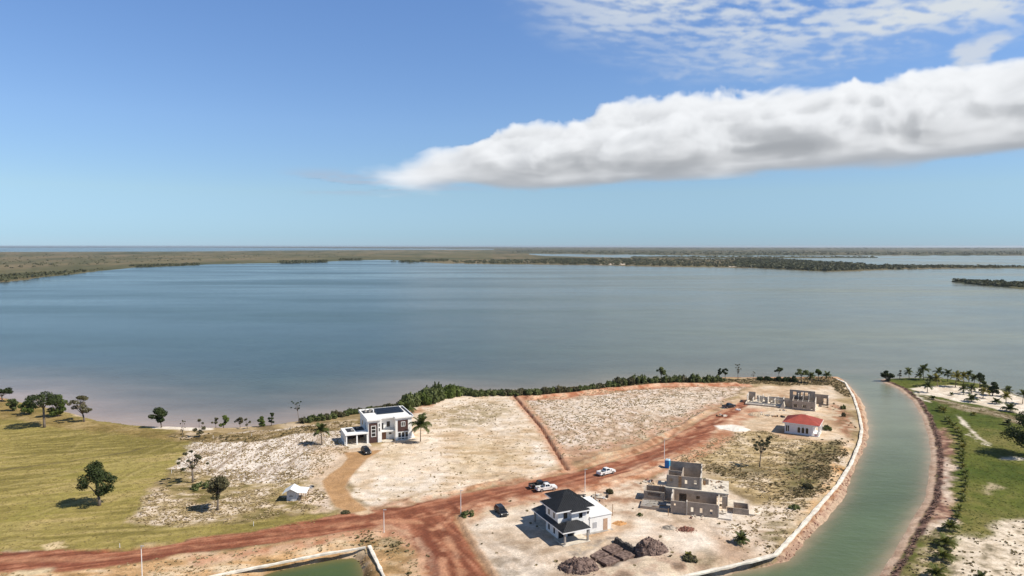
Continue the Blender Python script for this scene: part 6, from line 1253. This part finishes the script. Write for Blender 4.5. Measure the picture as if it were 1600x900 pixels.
# ------------------------------------------------------------------ earth heaps, rubble, building stuff
M_EARTH = material('dug_earth', (0.20, 0.140, 0.115), 0.98, 0.45, 1.6, 0.8, col2=(0.080, 0.050, 0.042)); M_RUBBLE = material('pale_rubble', (0.40, 0.34, 0.28), 0.95, 0.4, 1.5, 0.4); M_SANDHEAP = material('loose_sand', (0.50, 0.38, 0.26), 0.98, 0.2, 1.2, 0.3)
M_REDCLOD = material('red_clod', (0.22, 0.10, 0.07), 0.98, 0.4, 1.5, 0.4); M_DEBRIS = material('dark_debris', (0.07, 0.06, 0.055), 0.9, 0.4, 2.0, 0.3)
def clods(name, pts, rs, s0, s1, mat, parent):
    base = np.array([(-1,0,-.3),(0,-1,-.2),(1,0,-.3),(0,1,-.2),(0.1,0.05,0.8),(0,0,-0.8)]); F = np.array([(0,1,4),(1,2,4),(2,3,4),(3,0,4),(1,0,5),(2,1,5),(3,2,5),(0,3,5)]); co = []; f = []
    for i, p in enumerate(pts):
        s = rs.uniform(s0, s1)**1.0; a = rs.uniform(0, 6.28); c, q = math.cos(a), math.sin(a); b = base*(1+rs.uniform(-.35, .35, base.shape)); b = b*np.array((s, s*rs.uniform(.5, 1), s*rs.uniform(.5, .9)))
        co.append(np.c_[b[:, 0]*c-b[:, 1]*q, b[:, 0]*q+b[:, 1]*c, b[:, 2]]+np.array(p)); f.append(F+6*i)
    o = link(name, np_mesh(name, np.vstack(co), np.vstack(f), mat), parent); return tag(o, kind='stuff')
def mound(px, py, wpx, hpx, label, seed, mat=M_EARTH, depth=0.75, clod=260, name='earth_heap', cat='earth heap', s=(0.12, 0.42)):
    rs = np.random.RandomState(seed); p = at(px, py); S = PXM(px, py); rx = wpx/S/2; h = hpx/S*0.52; ry = rx*depth; t = thing(name, label, cat, p)
    n = 64; u = np.linspace(-1.15, 1.15, n); A, B = np.meshgrid(u, u); r = np.hypot(A, B); ang_ = np.arctan2(B, A)
    edge = 0.86+0.22*(fbm(np.cos(ang_)*1.6+5, np.sin(ang_)*1.6+5, seed, 3)-0.5)*2; k = np.clip(1-r/edge, 0, 1)
    prof = np.minimum(1, k*1.9)**0.9*(0.30+1.15*fbm(A*1.7+9, B*1.7+9, seed+3, 4)); z = h*prof+(fbm(A*11, B*11, seed+5, 4)-0.5)*0.75*np.minimum(1, k*6)*min(1, h)-0.12*(k <= 0)
    idx = np.arange(n*n).reshape(n, n); q = np.c_[idx[:-1, :-1].ravel(), idx[:-1, 1:].ravel(), idx[1:, 1:].ravel(), idx[1:, :-1].ravel()]; z0 = ground_z(p.x+A*rx, p.y+B*ry)-p.z
    co = np.c_[(A*rx).ravel(), (B*ry).ravel(), (z+np.where(k > 0, z0*(1-np.minimum(1, k*4))-0.02, z0-0.25)).ravel()]
    keep = (k.ravel()[q] > 0).any(1); link('heap', np_mesh('heap', co, q[keep], mat), t)
    sel = rs.choice(n*n, clod, p=(k.ravel() > 0.02)/np.sum(k.ravel() > 0.02)); pts = co[sel]+rs.uniform(-.1, .1, (clod, 3))*np.array((1, 1, 0)); clods('clod', pts, rs, s[0], s[1], mat, t)
    if clod > 60:
        m2 = 40; a = rs.uniform(0, 6.28, m2); rr = rs.uniform(0.88, 1.2, m2); x, y = np.cos(a)*rr*rx, np.sin(a)*rr*ry; clods('loose_clod', np.c_[x, y, ground_z(p.x+x, p.y+y)-p.z], rs, 0.08, 0.26, mat, t)
    return t
mound(904, 886, 72, 30, 'rounded brown earth heap at the bottom edge of the white lot', 1)
mound(1017, 860, 66, 31, 'larger brown earth heap right of the dug foundation pit', 2, clod=300)
mound(1046, 825, 26, 7, 'small grey gravel heap below the grey block house', 3, M_RUBBLE, clod=80, s=(0.08, 0.2))
mound(1072, 828, 30, 7, 'scattered broken block heap beside the gravel', 4, M_REDCLOD, clod=120, s=(0.1, 0.4), name='rubble_heap', cat='rubble')
mound(1184, 648, 34, 5, 'low sand heap near the dark pickup', 5, M_SANDHEAP, clod=12, name='sand_heap', cat='sand heap')
mound(1152, 671, 44, 4, 'flat white sand heap beside the red road', 6, material('white_sand', (0.74, 0.68, 0.60), 0.98, 0.1, 1.0, 0.2), clod=12, name='sand_heap', cat='sand heap')
mound(1021, 757, 18, 5, 'tan sand heap left of the block house', 7, M_SANDHEAP, clod=12, name='sand_heap', cat='sand heap')
mound(968, 818, 26, 4, 'orange sand heap beside the white annex', 8, material('orange_sand', (0.48, 0.25, 0.10), 0.98, 0.2, 1.0, 0.2), clod=16, name='sand_heap', cat='sand heap')
# the dug pit: low earth blocks between trenches, a dark trench wall
def pit_blocks():
    rs = np.random.RandomState(8)
    t = thing('foundation_pit', 'square dug foundation pit with dark earth blocks between the two heaps', 'pit', at(945, 868))
    t.location.z = LAND-0.40; o = t.location.copy()
    for quad in ([(912,866),(936,858),(953,867),(930,874)], [(938,857),(960,849),(978,857),(956,866)], [(932,875),(954,868),(970,876),(948,884)], [(958,867),(979,859),(996,867),(974,875)]):
        P = [G(x, y, LAND-0.4)-o for x, y in quad]; P = [p.lerp(sum(P, Vector())/4, 0.06) for p in P]; m = MB(); m.prism([(p.x, p.y) for p in P], -0.9, 0.12+rs.uniform(-.06, .06)); ob = m.build('earth_block', M_EARTH, t)
        pts = [tuple(P[0].lerp(P[1], a).lerp(P[3].lerp(P[2], a), b)) for a, b in rs.uniform(0.05, 0.95, (26, 2))]
        clods('clod', [(p[0], p[1], 0.12) for p in pts], rs, 0.08, 0.22, M_EARTH, ob)
    a, b = G(962, 847, LAND-0.3)-o, G(991, 863, LAND-0.3)-o; d = (b-a).normalized(); n = Vector((-d.y, d.x, 0)); m = MB()
    v = []; K = 14
    for i in range(K+1):
        p = a.lerp(b, i/K); hh = 0.9+rs.uniform(-.25, .3); v += [tuple(p+n*0.7+Vector((0, 0, -0.5))), tuple(p+n*0.35+Vector((rs.uniform(-.1, .1), 0, hh))), tuple(p-n*0.2+Vector((0, 0, hh*0.9))), tuple(p-n*0.8+Vector((0, 0, -0.5)))]
    m.add(v, [(4*i+k, 4*i+k+1, 4*i+k+5, 4*i+k+4) for i in range(K) for k in range(3)]+[(3, 2, 1, 0), tuple(4*K+k for k in range(4))]); m.build('spoil_ridge', M_DEBRIS, t)
pit_blocks()
def junk(px, py, wpx, label, seed, n=14, cat='junk heap', mats=None, name='junk_heap', s=1.0):
    rs = random.Random(seed); p = at(px, py); w = wpx/PXM(px, py)/2; t = thing(name, label, cat, p); mats = mats or [M_DEBRIS, M_WOOD, M_CONC, M_BLACK, M_SHADEGREY, M_REDCLOD]
    for k in range(n):
        a, r = rs.uniform(0, 6.28), w*math.sqrt(rs.uniform(0, 1)); x, y = r*math.cos(a), r*math.sin(a)*0.7; sx, sy, sz = rs.uniform(0.3, 1.5)*s, rs.uniform(0.2, 0.7)*s, rs.uniform(0.12, 0.7)*s
        m = MB(); m.obox(Matrix.Translation((x, y, gz(p.x+x, p.y+y)-p.z+sz*0.4)) @ Matrix.Rotation(rs.uniform(0, 3), 4, 'Z') @ Matrix.Rotation(rs.uniform(-.35, .35), 4, 'X'), sx, sy, sz); m.build(rs.choice(['plank', 'block', 'sheet']), rs.choice(mats), t)
    return t
junk(908, 778, 22, 'dark junk heap behind the black roofed house', 1, 18); junk(924, 784, 20, 'loose scrap between timber posts behind the white annex', 2, 12)
junk(938, 777, 26, 'grey scattered scrap near the road behind the white annex', 3, 16, mats=[M_CONC, M_DEBRIS, M_RUBBLE, M_SHADEGREY])
junk(1013, 753, 14, 'mixed equipment left of the block house', 4, 10); junk(1128, 650, 16, 'pile of dark scrap at the end of the red road', 5, 10)
junk(1185, 646, 8, 'dark bundle right of the sand heap near the far road end', 6, 5); 
for i, (x, y, l) in enumerate(((1192,649,'dark material stack, first in the line behind the red roof'),(1203,650,'brown material stack, second in the line behind the red roof'),(1213,651,'small brown stack, third in the line behind the red roof'),(1224,652,'black sheeted stack, last in the line behind the red roof'))): junk(x, y, 9, l, 10+i, 6, 'material stack', [M_DEBRIS, M_CONC, M_WOOD] if i != 3 else [M_BLACK, M_DEBRIS], 'material_stack', 0.9)
junk(1222, 641, 12, 'pale blocks stacked at the corner of the distant block walls', 20, 10, 'block stack', [M_BLOCKP, M_CONC, M_WOOD], 'block_stack', 0.8)
junk(1130, 802, 18, 'rubble strewn before the right end of the block house', 21, 12, 'rubble', [M_BLOCKP, M_RUBBLE, M_CONC], 'rubble_heap', 0.7); junk(1090, 808, 34, 'broken blocks along the foot of the block house front', 22, 16, 'rubble', [M_RUBBLE, M_REDCLOD, M_CONC], 'rubble_heap', 0.6)
junk(1152, 641, 10, 'white bags lying beside the dark pickup', 23, 7, 'bags', [M_WHITE2], 'bag_pile', 0.8); junk(488, 762, 9, 'black and white clutter beside the shed lean-to', 24, 8, 'clutter', [M_BLACK, M_WHITE2, M_SHADEGREY], 'yard_clutter', 0.8)
for px, py, pt_, l in ((930, 789, 769, 'upright timber post behind the white annex, left one'), (957, 806, 788, 'upright timber post behind the white annex, right one'), (1044, 806, 795, 'short leaning timber post at the block house front')):
    p = at(px, py); h = (py-pt_)/PXM(px, py)*1.05; tag(MB().tube([(0, 0, -0.3), (0.05, 0, h)], [0.09, 0.07], 6).build('timber_post', M_WOOD, None, loc=p), l, 'post')
# rubble along the canal wall
rs_ = np.random.RandomState(12); Pw = GP([(1326,604),(1337,620),(1346,645),(1351,670),(1348,690),(1335,725),(1316,757),(1287,791),(1256,829),(1218,871),(1152,886),(1074,904)]); pts = []
for (x0, y0), (x1, y1) in zip(Pw[:-1], Pw[1:]):
    n = int(math.hypot(x1-x0, y1-y0)*2.2); u = rs_.uniform(0, 1, n); pts.append(np.c_[x0+(x1-x0)*u+rs_.normal(0, .45, n), y0+(y1-y0)*u+rs_.normal(0, .45, n)])
pts = np.vstack(pts); clods('bank_stones', np.c_[pts, ground_z(pts[:, 0], pts[:, 1])], rs_, 0.08, 0.34, M_REDCLOD, None)
# ------------------------------------------------------------------ the air: far shores fade a little towards the sky
def haze():
    m = bpy.data.materials.new('haze_air'); m.use_nodes = True; nt = m.node_tree; nt.nodes.clear()
    out = nd(nt, 'ShaderNodeOutputMaterial'); v = nd(nt, 'ShaderNodeVolumePrincipled'); nt.links.new(v.outputs[0], out.inputs['Volume'])
    v.inputs['Color'].default_value = (0.86, 0.93, 1.0, 1); v.inputs['Density'].default_value = HAZE; v.inputs['Anisotropy'].default_value = 0.3
    b = MB().box(-62000, 62000, -4200, 46500, -3.5, 64.0); me = b.mesh('haze', m); tag(link('haze', me), kind='stuff')
HAZE = 2.8e-5
haze()
